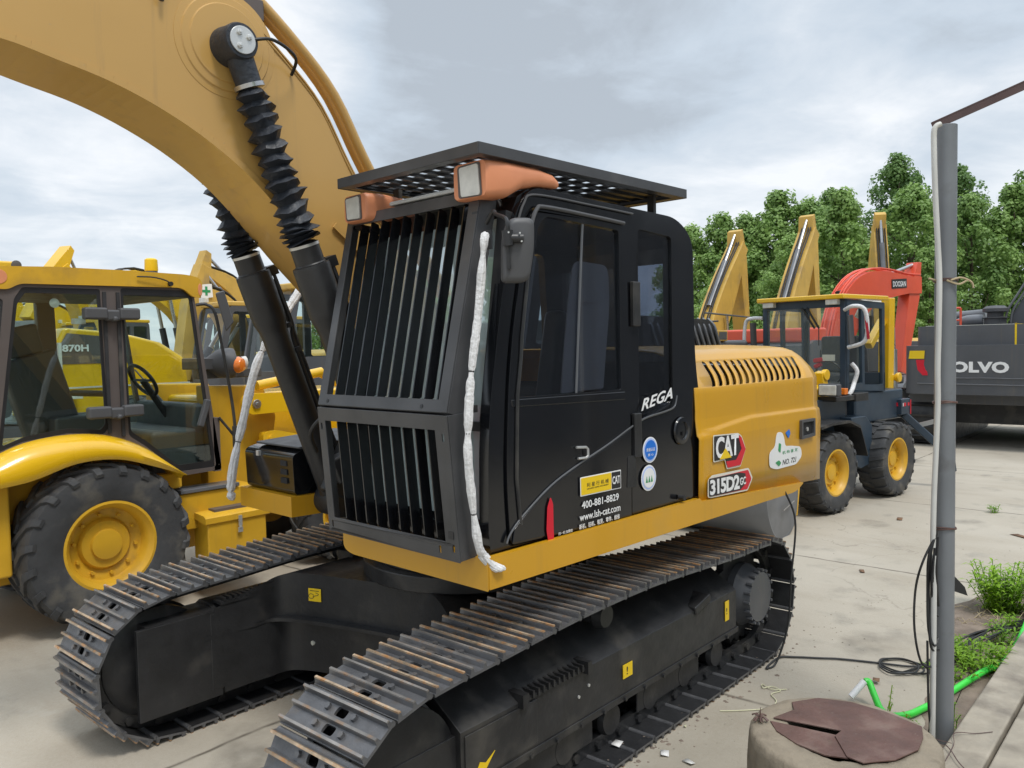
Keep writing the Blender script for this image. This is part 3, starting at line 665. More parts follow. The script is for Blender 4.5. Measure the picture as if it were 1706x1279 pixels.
CAB = k.build('cab', 'blk', EX, bev=.022, seg=3)
k = U(); strip(k, [(-.612, 2.50), (-.615, 1.95)][::-1], .34, 1.12, .008); k.build('rear_window', 'gld', CAB)
# windshield
k = U(); k.add([(.925, .32, 1.32), (.925, 1.13, 1.32), (.925, 1.13, 1.72), (.80, 1.13, 2.60), (.80, .32, 2.60), (.925, .32, 1.72)], [(0, 1, 2, 5), (5, 2, 3, 4)]); k.build('windshield', 'painted_sheen', CAB)
k = U(); k.beam((.93, .3, 1.72), (.93, 1.15, 1.72), .03, .04); k.beam((.93, .31, 1.3), (.93, .31, 1.72), .04, .04); k.beam((.93, .31, 1.72), (.80, .31, 2.6), .04, .04)
k.beam((.935, 1.15, 1.3), (.935, 1.15, 1.72), .05, .06); k.beam((.935, 1.15, 1.72), (.80, 1.15, 2.62), .05, .06); k.build('windshield_frame', 'mblk', CAB)
k = U(); k.plate((0, 1.188, 0), (1, 0, 0), (0, 0, 1), rwo, .005); k.build('side_window', 'gld', CAB)
# door
dins = lambda P, s_: P
door = rp([(.878, 1.222), (.897, 1.50), (.862, 2.05), (.724, 2.61), (.66, 2.652), (.03, 2.634), (.01, 1.65), (.02, 1.198)], [.03, .2, .4, .12, .1, .03, .2, .02], 5)
win = rp([(.825, 1.84), (.79, 2.08), (.67, 2.57), (.62, 2.615), (.09, 2.60), (.085, 1.832)], [.02, .3, .08, .05, .02, .02])
k = U(); k.plate((0, 1.212, 0), (1, 0, 0), (0, 0, 1), door, .035, [win]); DR = k.build('door', 'blk', CAB, bev=.010)
k = U(); k.plate((0, 1.198, 0), (1, 0, 0), (0, 0, 1), win, .005); k.build('window', 'gld', DR)
k = U(); k.plate((0, 1.215, 0), (1, 0, 0), (0, 0, 1), [(.86, 1.832), (.856, 1.80), (.055, 1.782), (.055, 1.822)], .008); k.build('sill', 'blk', DR, bev=.004)
k = U(); k.sweep([(.36, 1.206, 2.605), (.395, 1.206, 2.2), (.424, 1.206, 1.836)], .006, 6); k.build('sash_bar', 'gry2', DR)
k = U(); k.sweep([(.72, 1.216, 2.50), (.755, 1.216, 2.3), (.79, 1.216, 2.10), (.80, 1.216, 2.0), (.825, 1.216, 1.85), (.84, 1.216, 1.5), (.82, 1.216, 1.30)], .008, 8)
k.build('grab_rail', 'mblk', DR)
# gutters above the door
k = U(); k.sweep(spl([(.80, 1.205, 2.55), (.755, 1.208, 2.655), (.68, 1.210, 2.70), (.3, 1.210, 2.698), (-.03, 1.210, 2.692)], 6), .0055, 6)
k.sweep(spl([(.722, 1.222, 2.575), (.69, 1.222, 2.635), (.63, 1.222, 2.652), (.3, 1.222, 2.645), (.06, 1.222, 2.636)], 6), .009, 8); k.build('rain_gutter', 'gry', CAB)
# swept lower panel with its crease highlight painted as a lighter strip
sw = [(.905, 1.235), (.883, 1.271), (.804, 1.333), (.619, 1.438), (.421, 1.51), (.207, 1.575), (-.001, 1.648), (-.12, 1.68), (-.30, 1.70), (-.38, 1.72), (-.405, 1.775)]
swp = spl([(p[0], 1.214, p[1]) for p in sw], 5)
for a_, b__ in ((0, 31), (32, 51)):
    seg_ = swp[a_:b__]
    k = U(); k.sweep([(p.x, p.y+.001, p.z) for p in seg_], .0075, 8, flat=.6); k.build('crease_highlight', 'gry2', DR if a_ == 0 else CAB)
low = [(p.x, p.z) for p in swp]
k = U(); k.plate((0, 1.214+.005, 0), (1, 0, 0), (0, 0, 1), [(.875, 1.228), (.02, 1.205)]+[(.015, 1.64)]+[(x, z-.006) for x, z in low if x > .03 and x < .87][::-1], .006); k.build('lower_panel', 'blk', DR, bev=.003)
k = U(); k.plate((0, 1.208, 0), (1, 0, 0), (0, 0, 1), rp([(.0, 1.208), (-.575, 1.208), (-.575, 1.50), (-.44, 1.70), (-.30, 1.690), (-.12, 1.67), (.0, 1.635)], [.01, .03, .1, .1, .1, .1, .01])[::-1], .008); k.build('rear_quarter_panel', 'blk', CAB, bev=.006)
k = U(); k.plate((.015, 1.2215, 1.425), (1, 0, 0), (0, 0, 1), rp([(-.04, -.08), (.045, -.075), (.035, .078), (-.03, .076)], .01)[::-1], .022); k.build('door_handle', 'mblk', DR, bev=.005)
k = U(); k.sweep([(.45, 1.224, 1.59), (.385, 1.228, 1.585), (.373, 1.229, 1.575), (.373, 1.229, 1.545), (.385, 1.228, 1.536), (.44, 1.224, 1.538)], .006, 6); k.build('door_pull', 'silver', DR)
for dz, dx in ((2.25, -.03), (1.6, -.03)):
    k = U(); k.box(-.065, -.005, 1.203, 1.228, dz-.11, dz+.11); k.build('hinge', 'mblk', DR, bev=.006)
k = U(); k.lathe((-.445, 1.216, 1.585), (0, 1, 0), [(.075, 0), (.07, .008), (.05, .010), (.046, .002), (.02, .002)], 28); k.box(-.45, -.44, 1.217, 1.226, 1.56, 1.58); k.build('lock_cover', 'blk', CAB)
k = U(); k.cyl((-.417, 1.216, 1.231), (-.417, 1.25, 1.231), .014, 10); k.build('plug_or_hole_light', 'mblk', CAB)
# stickers on the cab side
CS = 1.2262
def cabst(name, m, pts, off=0, r=.004): k = U(); k.plate((0, CS+off, 0), (-1, 0, 0), (0, 0, 1), rp([(-p[0], p[1]) for p in pts], r, 4), .0012); return k.build(name, m, CAB, sm=20)
cabst('reflector_sticker', 'redv', [(.655, 1.183), (.668, 1.25), (.66, 1.35), (.638, 1.392), (.622, 1.36), (.62, 1.183)], r=.008)
cabst('plate_border', 'wht', [(.431, 1.362), (.431, 1.45), (.119, 1.448), (.119, 1.358)]); cabst('dealer_plate', 'yv', [(.426, 1.367), (.426, 1.445), (.198, 1.443), (.198, 1.364)], .0014)
cabst('emblem_plate', 'dkv', [(.194, 1.364), (.194, 1.443), (.124, 1.442), (.124, 1.362)], .0014)
text('lettering', 'CAT', 'wht', CAB, (.190, CS+.0028, 1.385), RT, UP, .06, .038, .0008, fat=.02, xf=UX)
text('lettering', '利星行机械', 'dkv', CAB, (.385, CS+.0028, 1.399), RT, UP, .165, .02, .0006, xf=UX, spacing=1.6)
text('lettering', 'LEI SHING HONG MACHINERY', 'dkv', CAB, (.385, CS+.0028, 1.388), RT, UP, .165, .006, .0006, xf=UX)
text('lettering', '400-881-8829', 'wht', CAB, (.421, CS, 1.303), RT, UP, .283, .034, .0008, fat=.012, xf=UX)
text('lettering', 'www.lsh-cat.com', 'wht', CAB, (.438, CS, 1.249), RT, UP, .312, .034, .0008, fat=.01, xf=UX)
text('lettering', '新机、旧机、租赁、零件、维修', 'wht', CAB, (.442, CS, 1.211), RT, UP, .31, .024, .0008, fat=.008, xf=UX)
text('lettering', '扫一扫 加微信', 'wht', CAB, (.588, CS, 1.212), RT, UP, .098, .014, .0008, xf=UX)
text('lettering', 'REGA', 'wht', CAB, (-.075, CS-.011, 1.716), (-1, 0, .17), UP, .285, .058, .0012, fat=.02, shear=.35, xf=UX, spacing=1.05)
for (cu, cz, mo, mi_, nm) in ((-.146, 1.515, 'blv', 'blv', 'blue_round_sticker'), (-.13, 1.374, 'lbv', 'wht', 'white_round_sticker')):
    for rr_, mm_, o_ in ((.066, 'wht', -.009), (.059, mo if nm[0] == 'w' else 'lbv', -.0075), (.050, mi_, -.006)):
        k = U(); k.plate((0, CS+o_, 0), (-1, 0, 0), (0, 0, 1), circ(-cu, cz, rr_, 28), .0012); k.build(nm, mm_, CAB, sm=20)
text('lettering', '质量认证', 'wht', CAB, (-.108, CS-.0046, 1.508), RT, UP, .076, .018, .0006, xf=UX); text('lettering', '放 心', 'wht', CAB, (-.12, CS-.0046, 1.484), RT, UP, .05, .014, .0006, xf=UX)
k = U()
for du in (-.022, 0, .022): k.plate((0, CS-.0046, 0), (-1, 0, 0), (0, 0, 1), [(.13+du-.009, 1.352), (.13+du+.009, 1.352), (.13+du, 1.385)], .0008)
k.build('tree_mark', 'grv', CAB)
k = U(); k.box(-.55, .6, .45, 1.02, 1.242, 1.25); k.build('floor_mat', 'rub', CAB)
k = U(); k.plate((0, 1.190, 0), (1, 0, 0), (0, 0, 1), rp([(.20, 1.845), (.51, 1.838), (.475, 2.1), (.43, 2.36), (.40, 2.44), (.15, 2.43), (.14, 2.25)], [.01, .01, .2, .2, .06, .05, .2]), .006); k.build('grey_reflection_plate', 'refl_grey', CAB)  # grey plate shaped and coloured as a reflection in the door glass
# seat inside
k = U(); k.box(-.05, .45, .5, .98, 1.5, 1.64); k.beam((-.05, .74, 1.62), (-.17, .74, 2.2), .44, .12, (0, 1, 0)); k.box(-.1, .35, .55, .93, 1.24, 1.5); ST = k.build('seat', 'mblk', CAB, bev=.03)
k = U(); k.box(.5, .7, .80, .95, 1.24, 1.78); k.box(.45, .62, 1.0, 1.12, 1.24, 1.70); k.build('console', 'redc', CAB, bev=.02)
k = U(); k.sweep([(.62, .6, 1.26), (.6, .6, 1.75)], .02, 8); k.sweep([(.72, .72, 1.26), (.68, .72, 1.7)], .015, 8); k.build('lever', 'mblk', CAB)
# ---------------------------------------------------------------- front guard
GU0, GU1 = 1.157, .905      # guard plane leans back from the middle bar to the roof
def gp(v, t, d=0):          # point on the upper guard: v across, t 0..1 up, d depth behind
    nx, nz = .963, .268
    return (GU0+(GU1-GU0)*t-nx*d, v, 1.795+.915*t-nz*d)
k = U()
ax = Vector((GU1-GU0, 0, .915)); L0 = ax.length; axn = ax.normalized(); nrm = Vector((0, 1, 0)).cross(axn)
vtop = lambda t: 0
outer = [(.236, 0), (1.145, 0), (1.112, L0), (.170, L0)]
inner_ = [(.290, .052), (1.085, .052), (1.052, L0-.055), (.222, L0-.055)]
k.plate((GU0, 0, 1.795), (0, 1, 0), axn, outer, .006, [inner_])
# flanges turned back along the edges
k.beam(gp(.236, 0, .03), gp(.172, 1, .03), .006, .07, nrm); k.beam(gp(1.145, 0, .045), gp(1.112, 1, .045), .006, .09, nrm)
k.beam(gp(.236, .0, .03), gp(1.145, .0, .03), .004, .06, nrm); k.beam(gp(.17, 1, .03), gp(1.112, 1, .03), .004, .06, nrm)
FG = k.build('front_guard', 'grd', EX, bev=.002)
NU = 10
for i in range(NU):
    vb = .352+i*.0800; vt = vb-.066+i*.0015
    k = U(); o_ = Vector(gp(vb, .052, .004)); e_ = Vector(gp(vt, .95, .004)); d_ = (e_-o_); Ld = d_.length; d_.normalize()
    bk = -nrm
    bk = Vector((-.963, 0, -.268))
    k.plate(o_-Vector((0, .003, 0)), d_, bk, [(0, .0), (Ld, .0), (Ld, .040), (Ld-.02, .049), (.02, .049), (0, .03)], .006)
    k.build('slat', 'blk', FG, sm=20)
for vv, t_ in ((.31, .022), (.99, .022)):
    k = U(); q_ = Vector(gp(vv, t_, -.001)); k.cyl(q_, q_+nrm*.008, .0085, 8); k.build('bolt', 'dkv', FG)
# lower guard
k = U(); a2 = Vector((1.16-1.125, 0, 1.785-1.195)); L2 = a2.length; a2n = a2.normalized(); n2 = Vector((0, 1, 0)).cross(a2n)
def lp(v, s_, d=0): q_ = Vector((1.125, 0, 1.195))+a2n*s_-n2*d; return (q_.x, v, q_.z)
sl2 = rp([(.278, .062), (.292, .062), (.292, .022), (.278, .022)], .006)
outer = [(.252, 0), (1.172, -.004), (1.150, L2), (.232, L2)]
inner_ = [(.302, .068), (1.092, .074), (1.072, L2-.062), (.288, L2-.062)]
holes = [rp([(v_-.006, z_-.016), (v_+.006, z_-.016), (v_+.006, z_+.016), (v_-.006, z_+.016)], .005) for v_, z_ in ((.285, .035), (1.055, .035), (1.14, .05), (1.12, L2-.09), (.258, L2-.09))]
k.plate((1.125, 0, 1.195), (0, 1, 0), a2n, outer, .006, [inner_]+holes)
k.beam(lp(1.170, 0, .045), lp(1.150, L2, .045), .006, .09, n2); k.beam(lp(.25, 0, .03), lp(.235, L2, .03), .006, .06, n2)
k.beam(lp(.24, L2-.002, .03), lp(1.15, L2-.002, .03), .004, .06, n2)
LG = k.build('lower_guard', 'grd', EX, bev=.002)
for i in range(9):
    vb = .392+i*.0805; vt = vb-.018
    k = U(); o_ = Vector(lp(vb, .045, .006)); e_ = Vector(lp(vt, L2-.045, .006)); d_ = e_-o_; Ld = d_.length; d_.normalize()
    k.plate(o_-Vector((0, .003, 0)), d_, -n2, [(0, .03), (.025, .0), (Ld-.025, .0), (Ld, .02), (Ld, .050), (0, .050)], .006)
    k.build('slat', 'blk', LG, sm=20)
# brackets tying guards to the cab
k = U()
for z_, v_ in ((2.60, 1.10), (1.80, 1.12), (1.30, 1.13)): k.beam((.88 if z_ > 2 else .98, v_, z_), (.94 if z_ > 2 else 1.14, v_, z_), .03, .03)
k.beam((.62, .28, 2.62), (.9, .2, 2.66), .03, .03); k.build('guard_bracket', 'mblk', EX)
# ---------------------------------------------------------------- roof guard
ZG = 2.798
k = U(); hs = []
for i in range(11):
    for j in range(10):
        a_, c_ = .98-.105*i-.03, .33+.09*j+(.0 if i % 2 else .0)
        if i == 0 or 1: hs.append(rp([(a_-.022, c_-.036), (a_+.022, c_-.036), (a_+.022, c_+.036), (a_-.022, c_+.036)], .008, 2))
k.plate((0, 0, ZG+.052), (1, 0, 0), (0, 1, 0), [(-.50, .262), (1.02, .262), (1.02, 1.212), (-.50, 1.212)], .004, hs)
RG = k.build('roof_guard', 'grd', EX, sm=20)
k = U()
for (p, q) in (((1.028, .255), (1.028, 1.222)), ((-.506, .255), (-.506, 1.222)), ((-.506, .255), (1.028, .255)), ((-.506, 1.222), (1.028, 1.222))):
    k.beam((p[0], p[1], ZG+.0455), (q[0], q[1], ZG+.0455), .006, .047)
    dx = (0, .022) if p[1] == q[1] else None
for (x0, x1, y0, y1) in ((.975, 1.025, .26, 1.218), (-.503, -.453, .26, 1.218), (-.45, .973, .26, .31), (-.45, .973, 1.168, 1.218)): k.box(x0, x1, y0, y1, ZG+.024, ZG+.028)
k.build('rim_angle', 'grd', RG, bev=.002)
k = U()
for j in range(11):
    c_ = .285+.09*j; k.box(-.45, .97, c_-.004, c_+.004, ZG+.040, ZG+.0515)
k.build('rib', 'grd', RG)
for (x, y) in ((-.36, 1.10), (.75, 1.08), (-.36, .36), (.75, .36)):
    k = U(); k.box(x-.012, x+.012, y-.02, y+.02, 2.70, ZG+.036); k.build('bracket', 'mblk', RG)
k = U(); k.box(.15, .5, .55, .9, 2.735, 2.80); k.build('roof_hatch', 'gry2', CAB, bev=.02)
k = U(); k.plate((.6, .45, 2.728), (1, 0, .0), (0, 1, 0), [(0, 0), (.28, 0), (.28, .55), (0, .55)], .02); k.build('roof_shield', 'pvc', CAB, bev=.01)
# ---------------------------------------------------------------- work lamps in peach_film
def loft(b, rings):
    n_ = len(rings[0]); vs = [p for r_ in rings for p in r_]; K = len(rings)
    fs = [(i*n_+j, i*n_+(j+1) % n_, (i+1)*n_+(j+1) % n_, (i+1)*n_+j) for i in range(K-1) for j in range(n_)]+[tuple(range(n_))[::-1], tuple((K-1)*n_+j for j in range(n_))]
    b.add(vs, fs)
def ring(u_, v0, v1, z0, z1, r=.02): return [(u_, a, c) for a, c in rp([(v0, z0), (v1, z0), (v1, z1), (v0, z1)], r, 3)]
k = U(); loft(k, [ring(.965, 1.005, 1.195, 2.668, 2.812, .025), ring(.95, 1.0, 1.205, 2.662, 2.814, .03), ring(.85, 1.0, 1.217, 2.668, 2.819, .04), ring(.76, 1.04, 1.217, 2.715, 2.819, .04), ring(.66, 1.08, 1.217, 2.738, 2.815, .03), ring(.57, 1.12, 1.220, 2.745, 2.80, .025), ring(.535, 1.14, 1.215, 2.745, 2.778, .015)])
WL = k.build('work_lamp', 'peach', EX, sm=50); WL['label'] = 'long peach lamp housing above the door'
k = U(); k.plate((.968, 0, 0), (0, 1, 0), (0, 0, 1), rp([(1.055, 2.676), (1.165, 2.672), (1.157, 2.80), (1.045, 2.796)], .012), .006); k.build('lens', 'lens', WL, bev=.002)
k = U(); k.plate((.9665, 0, 0), (0, 1, 0), (0, 0, 1), rp([(1.035, 2.672), (1.175, 2.668), (1.165, 2.808), (1.03, 2.803)], .015), .002); k.build('lamp_surround', 'brn', WL)
k = U(); loft(k, [ring(.965, .215, .385, 2.668, 2.792, .025), ring(.95, .21, .395, 2.662, 2.797, .03), ring(.86, .21, .40, 2.67, 2.80, .03), ring(.74, .24, .40, 2.69, 2.79, .03), ring(.68, .27, .39, 2.70, 2.775, .02)])
WL2 = k.build('work_lamp', 'peach', EX, sm=50); WL2['label'] = 'short peach lamp housing beside the boom'
k = U(); k.plate((.968, 0, 0), (0, 1, 0), (0, 0, 1), rp([(.245, 2.680), (.345, 2.676), (.34, 2.782), (.235, 2.778)], .012), .006); k.build('lens', 'lens', WL2, bev=.002)
k = U(); k.plate((.9665, 0, 0), (0, 1, 0), (0, 0, 1), rp([(.232, 2.674), (.357, 2.67), (.35, 2.79), (.222, 2.785)], .015), .002); k.build('lamp_surround', 'brn', WL2)
# ---------------------------------------------------------------- mirror
k = U(); MC = Vector((.935, 1.335, 2.432))
mr_ = Vector((-.78, .55, 0)).normalized(); mu = Vector((.06, 0, 1)).normalized(); mn = mr_.cross(mu)
o2 = rp([(-.072, -.128), (.035, -.128), (.066, .02), (.070, .128), (-.028, .128), (-.058, .06)], [.022, .04, .1, .03, .03, .08], 5)
def mring(sc_, d): return [tuple(MC+mr_*a*sc_+mu*c*sc_+mn*d) for a, c in o2]
loft(k, [mring(.90, -.035), mring(.98, -.025), mring(1, 0), mring(.99, .022), mring(.93, .034), mring(.80, .038)])
MI = k.build('mirror', 'gry', EX, sm=50)
k = U(); q_ = MC+mr_*-.045+mn*.045+mu*.045
k.sweep(spl([(.93, 1.16, 2.56), (.945, 1.215, 2.60), (.955, 1.24, 2.585), q_+mu*.07, q_], 5), .0085, 8); k.cyl(q_-mu*.03, q_+mu*.03, .022, 12); k.cyl(q_, q_+mr_*.06, .019, 12); k.sweep([q_-mu*.02, q_-mu*.12], .008, 6)
k.sweep([(.95, 1.17, 2.52), (.955, 1.20, 2.52), (.955, 1.20, 2.45)], .012, 6)
k.build('mirror_bracket', 'mblk', MI)
for dx, dz in ((.0, .02), (.045, .018), (.05, -.014)): k = U(); k.cyl(q_+mr_*dx+mu*dz+mn*.016, q_+mr_*dx+mu*dz+mn*.024, .004, 6); k.build('bolt', 'silver', MI)
# ---------------------------------------------------------------- wrapped grab rails
def wrapped(name, pts, r, ties, seed):
    random.seed(seed); P_ = spl(pts, 10); n_ = len(P_); rs = []
    for i in range(n_):
        t = i/(n_-1); d = min(abs(t-x) for x in ties) if ties else 1
        rs.append(r*(1-.42*math.exp(-(d/.018)**2))*(1+random.uniform(-.10, .10)))
    k = U()
    for s_ in range(7):
        a_ = 2*math.pi*s_/7; ring_ = []
        for i in range(n_):
            t = (P_[min(i+1, n_-1)]-P_[max(i-1, 0)]).normalized(); u_ = t.cross(Vector((.3, .9, .2))).normalized(); w_ = t.cross(u_); an = a_+i*.035+.15*math.sin(i*.5+s_)
            ring_.append(P_[i]+(u_*math.cos(an)+w_*math.sin(an))*rs[i]*.58)
        k.sweep(ring_, [x*.50*random.uniform(.9, 1.1) for x in rs], 7)
    o = k.build(name, 'wrap', EX, sm=70)
    for x in ties:
        i = int(x*(n_-1)); t = (P_[min(i+1, n_-1)]-P_[i-1]).normalized(); k = U(); k.cyl(P_[i]-t*.003, P_[i]+t*.003, r*.68, 10); k.build('tie', 'cable', o)
    return o
o = wrapped('grab_rail', [(.985, 1.205, 2.50), (1.012, 1.225, 2.46), (1.052, 1.225, 2.19), (1.092, 1.225, 1.98), (1.118, 1.225, 1.77), (1.122, 1.225, 1.58), (1.082, 1.225, 1.285), (1.04, 1.22, 1.205)], .0165, (.17, .45, .62, .80), 2)
o['label'] = 'white wrapped rail at the cab corner'
k = U(); random.seed(5)
for i in range(5): a_ = .012*math.cos(i*1.3); b_ = .012*math.sin(i*1.3); k.sweep(spl([(1.05+a_, 1.22+b_, 1.215), (1.02+a_, 1.235+b_, 1.175), (.985+a_*1.6, 1.262+b_*.6, 1.15)], 4), [.012]*8+[.006], 6)
k.build('rag_end', 'wrap', o)
o = wrapped('grab_rail', [(.25, -1.2, 2.56), (.325, -1.2, 2.485), (.52, -1.2, 2.22), (.671, -1.2, 1.994), (.80, -1.2, 1.58), (.868, -1.2, 1.32), (.886, -1.2, 1.17), (.875, -1.2, 1.15)], .025, (.13, .40, .62, .84), 3)
o['label'] = 'white wrapped rail beside the black box'
# ---------------------------------------------------------------- battery box on the right front deck
k = U(); bx = rp([(.15, 1.2), (.765, 1.2), (.775, 1.44), (.70, 1.462), (.15, 1.50)], [.0, .03, .03, .03, 0])
k.plate((0, -.655, 0), (1, 0, 0), (0, 0, 1), bx, .56); BX = k.build('battery_box', 'blk', EX, bev=.018, seg=3)
k = U(); k.plate((0, -.645, .0), (1, 0, 0), (0, 0, 1), [(.15, 1.500), (.70, 1.468), (.735, 1.474), (.735, 1.486), (.15, 1.520)], .50); k.build('lid', 'gry', BX, bev=.006)
for i in range(3):
    k = U(); k.box(.768, .7765, -.79, -.72, 1.265+i*.052, 1.297+i*.052); k.build('vent', 'skin', BX)
k = U(); k.box(.77, .79, -1.05, -1.02, 1.41, 1.44); k.build('lock', 'silver', BX)
k = U(); k.beam((.62, -.47, 1.2), (.45, -.47, 1.52), .06, .2); k.beam((.66, -.42, 1.35), (.52, -.38, 1.40), .12, .16); k.build('valve_cover', 'mblk', EX, bev=.02)
k = U()
for i in range(5): k.sweep(spl([(.62, .1-.03*i, 1.25), (.78+.02*i, .16-.04*i, 1.42), (.72, .2-.03*i, 1.62), (.55, .1, 1.8)], 6), .013, 8)
k.sweep(spl([(.85, -.28, 1.5), (.93, -.2, 1.62), (.88, -.1, 1.72), (.7, -.05, 1.75)], 6), .012, 8)
k.build('hydraulic_hoses', 'cable', EX)
k = U(); k.box(.45, .75, -.05, .24, 1.2, 1.32); k.box(.5, .7, .0, .2, 1.32, 1.42); k.build('swivel_block', 'gry2', EX, bev=.01)
# ---------------------------------------------------------------- boom (its centre line runs midway between cab and right-hand deck)
UB = UX @ Matrix.Translation((-.197, -.250, -.134)) @ Matrix.Scale(1.065, 4)
def U(): return MB(UB)
lowc = [(4.4, 2.95), (3.9, 3.10), (3.3, 3.19), (2.8, 3.225), (2.4, 3.206), (2.2, 3.172), (2.0, 3.130), (1.8, 3.060), (1.6, 2.960), (1.4, 2.820), (1.2, 2.62), (1.09, 2.505), (.95, 2.37), (.85, 2.265), (.55, 1.85), (.28, 1.45)]
topc = [(-.02, 1.62), (.25, 2.15), (.55, 2.55), (.72, 2.72), (.885, 2.96), (1.04, 3.22), (1.22, 3.395), (1.43, 3.553), (1.6, 3.635), (1.9, 3.72), (2.3, 3.78), (2.8, 3.80), (3.4, 3.70), (4.0, 3.45), (4.45, 3.17)]
ls = [(p.x, p.y) for p in spl([(a, c, 0) for a, c in lowc], 4)]; ts = [(p.x, p.y) for p in spl([(a, c, 0) for a, c in topc], 4)]
k = U(); k.plate((0, .192, 0), (1, 0, 0), (0, 0, 1), ls+ts, .384)
# flange strips standing 8 mm proud of the webs
def ribbon(b, P_, v0, v1, th, out=1):
    for i in range(len(P_)-1):
        a_, c_ = Vector(P_[i]), Vector(P_[i+1]); d_ = (c_-a_).normalized(); nn = Vector((d_.y, -d_.x))*th*out
        vs = [(a_.x, v0, a_.y), (c_.x, v0, c_.y), (c_.x+nn.x, v0, c_.y+nn.y), (a_.x+nn.x, v0, a_.y+nn.y)]; vs += [(x, v1, z) for x, _, z in vs]
        b.add(vs, [(3, 2, 1, 0), (4, 5, 6, 7), (0, 1, 5, 4), (2, 3, 7, 6)])
ribbon(k, ls, -.2, .2, .006, -1); ribbon(k, ts, -.2, .2, .006, -1)
ribbon(k, ls, .192, .199, .022, 1)
BM = k.build('boom', 'boom', EX, sm=30)
for s_ in (1, -1):
    k = U(); k.lathe((1.514, s_*.190, 3.394), (0, s_, 0), [(.0, -.01), (.235, -.01), (.232, .004), (.205, .006), (.200, .012), (.17, .014), (.165, .020), (0.001, .022)], 48); k.build('boss_plate', 'boom', BM, sm=25)
k = U(); k.plate((0, .2, 0), (1, 0, 0), (0, 0, 1), rp([(1.98, 3.62), (2.10, 3.60), (2.14, 3.66), (2.14, 3.70), (1.98, 3.70)], .02), .07); k.build('hose_bracket', 'boom', BM, bev=.01)
k = U(); k.beam((.72, .204, 2.45), (.99, .204, 2.66), .012, .03); k.build('weld_rib', 'boom', BM)
for L_, o1 in ((ls, 1), (ts, -1)):      # weld bead between web and flange
    k = U(); random.seed(2); k.sweep([(x, .1925, z+(.012 if o1 > 0 else -.012)) for x, z in L_[::1]], [.0055*random.uniform(.7, 1.3) for _ in L_], 6); k.build('weld_bead', 'boom', BM, sm=60)
# steel pipes over the back of the boom
for i, (vv, off, r_) in enumerate(((.145, .140, .024), (.075, .150, .024), (-.05, .15, .022), (-.12, .14, .022))):
    P_ = []
    for j in range(len(ts)):
        a_ = Vector(ts[max(0, j-1)]); c_ = Vector(ts[min(len(ts)-1, j+1)]); d_ = (c_-a_).normalized(); nn = Vector((-d_.y, d_.x)); q_ = Vector(ts[j])
        if q_.x > .3: P_.append((q_.x+nn.x*off, vv, q_.y+nn.y*off))
    k = U(); k.sweep(P_, r_, 10); k.build('steel_pipe', 'boom', BM, sm=60)
k = U()
for (x, z, dx, dz) in ((1.37, 3.52, -.07, .09), (2.2, 3.77, 0, .1)):
    k = U(); k.beam((x, -.17, z+.08), (x, .17, z+.08), .12, .10); k.build('pipe_clamp', 'brn', BM, bev=.01)
k = U(); k.sweep(spl([(1.46, .335, 3.39), (1.38, .34, 3.41), (1.28, .31, 3.40), (1.21, .26, 3.38), (1.20, .20, 3.33)], 6), .0075, 8); k.build('grease_line', 'cable', BM)
k = U(); k.sweep(spl([(1.93, .21, 3.66), (1.86, .22, 3.62), (1.80, .215, 3.56)], 6), .006, 6); k.sweep(spl([(1.76, .215, 3.68), (1.795, .23, 3.64), (1.80, .225, 3.57), (1.803, .22, 3.49)], 6), .010, 6); k.build('wire', 'cable', BM)
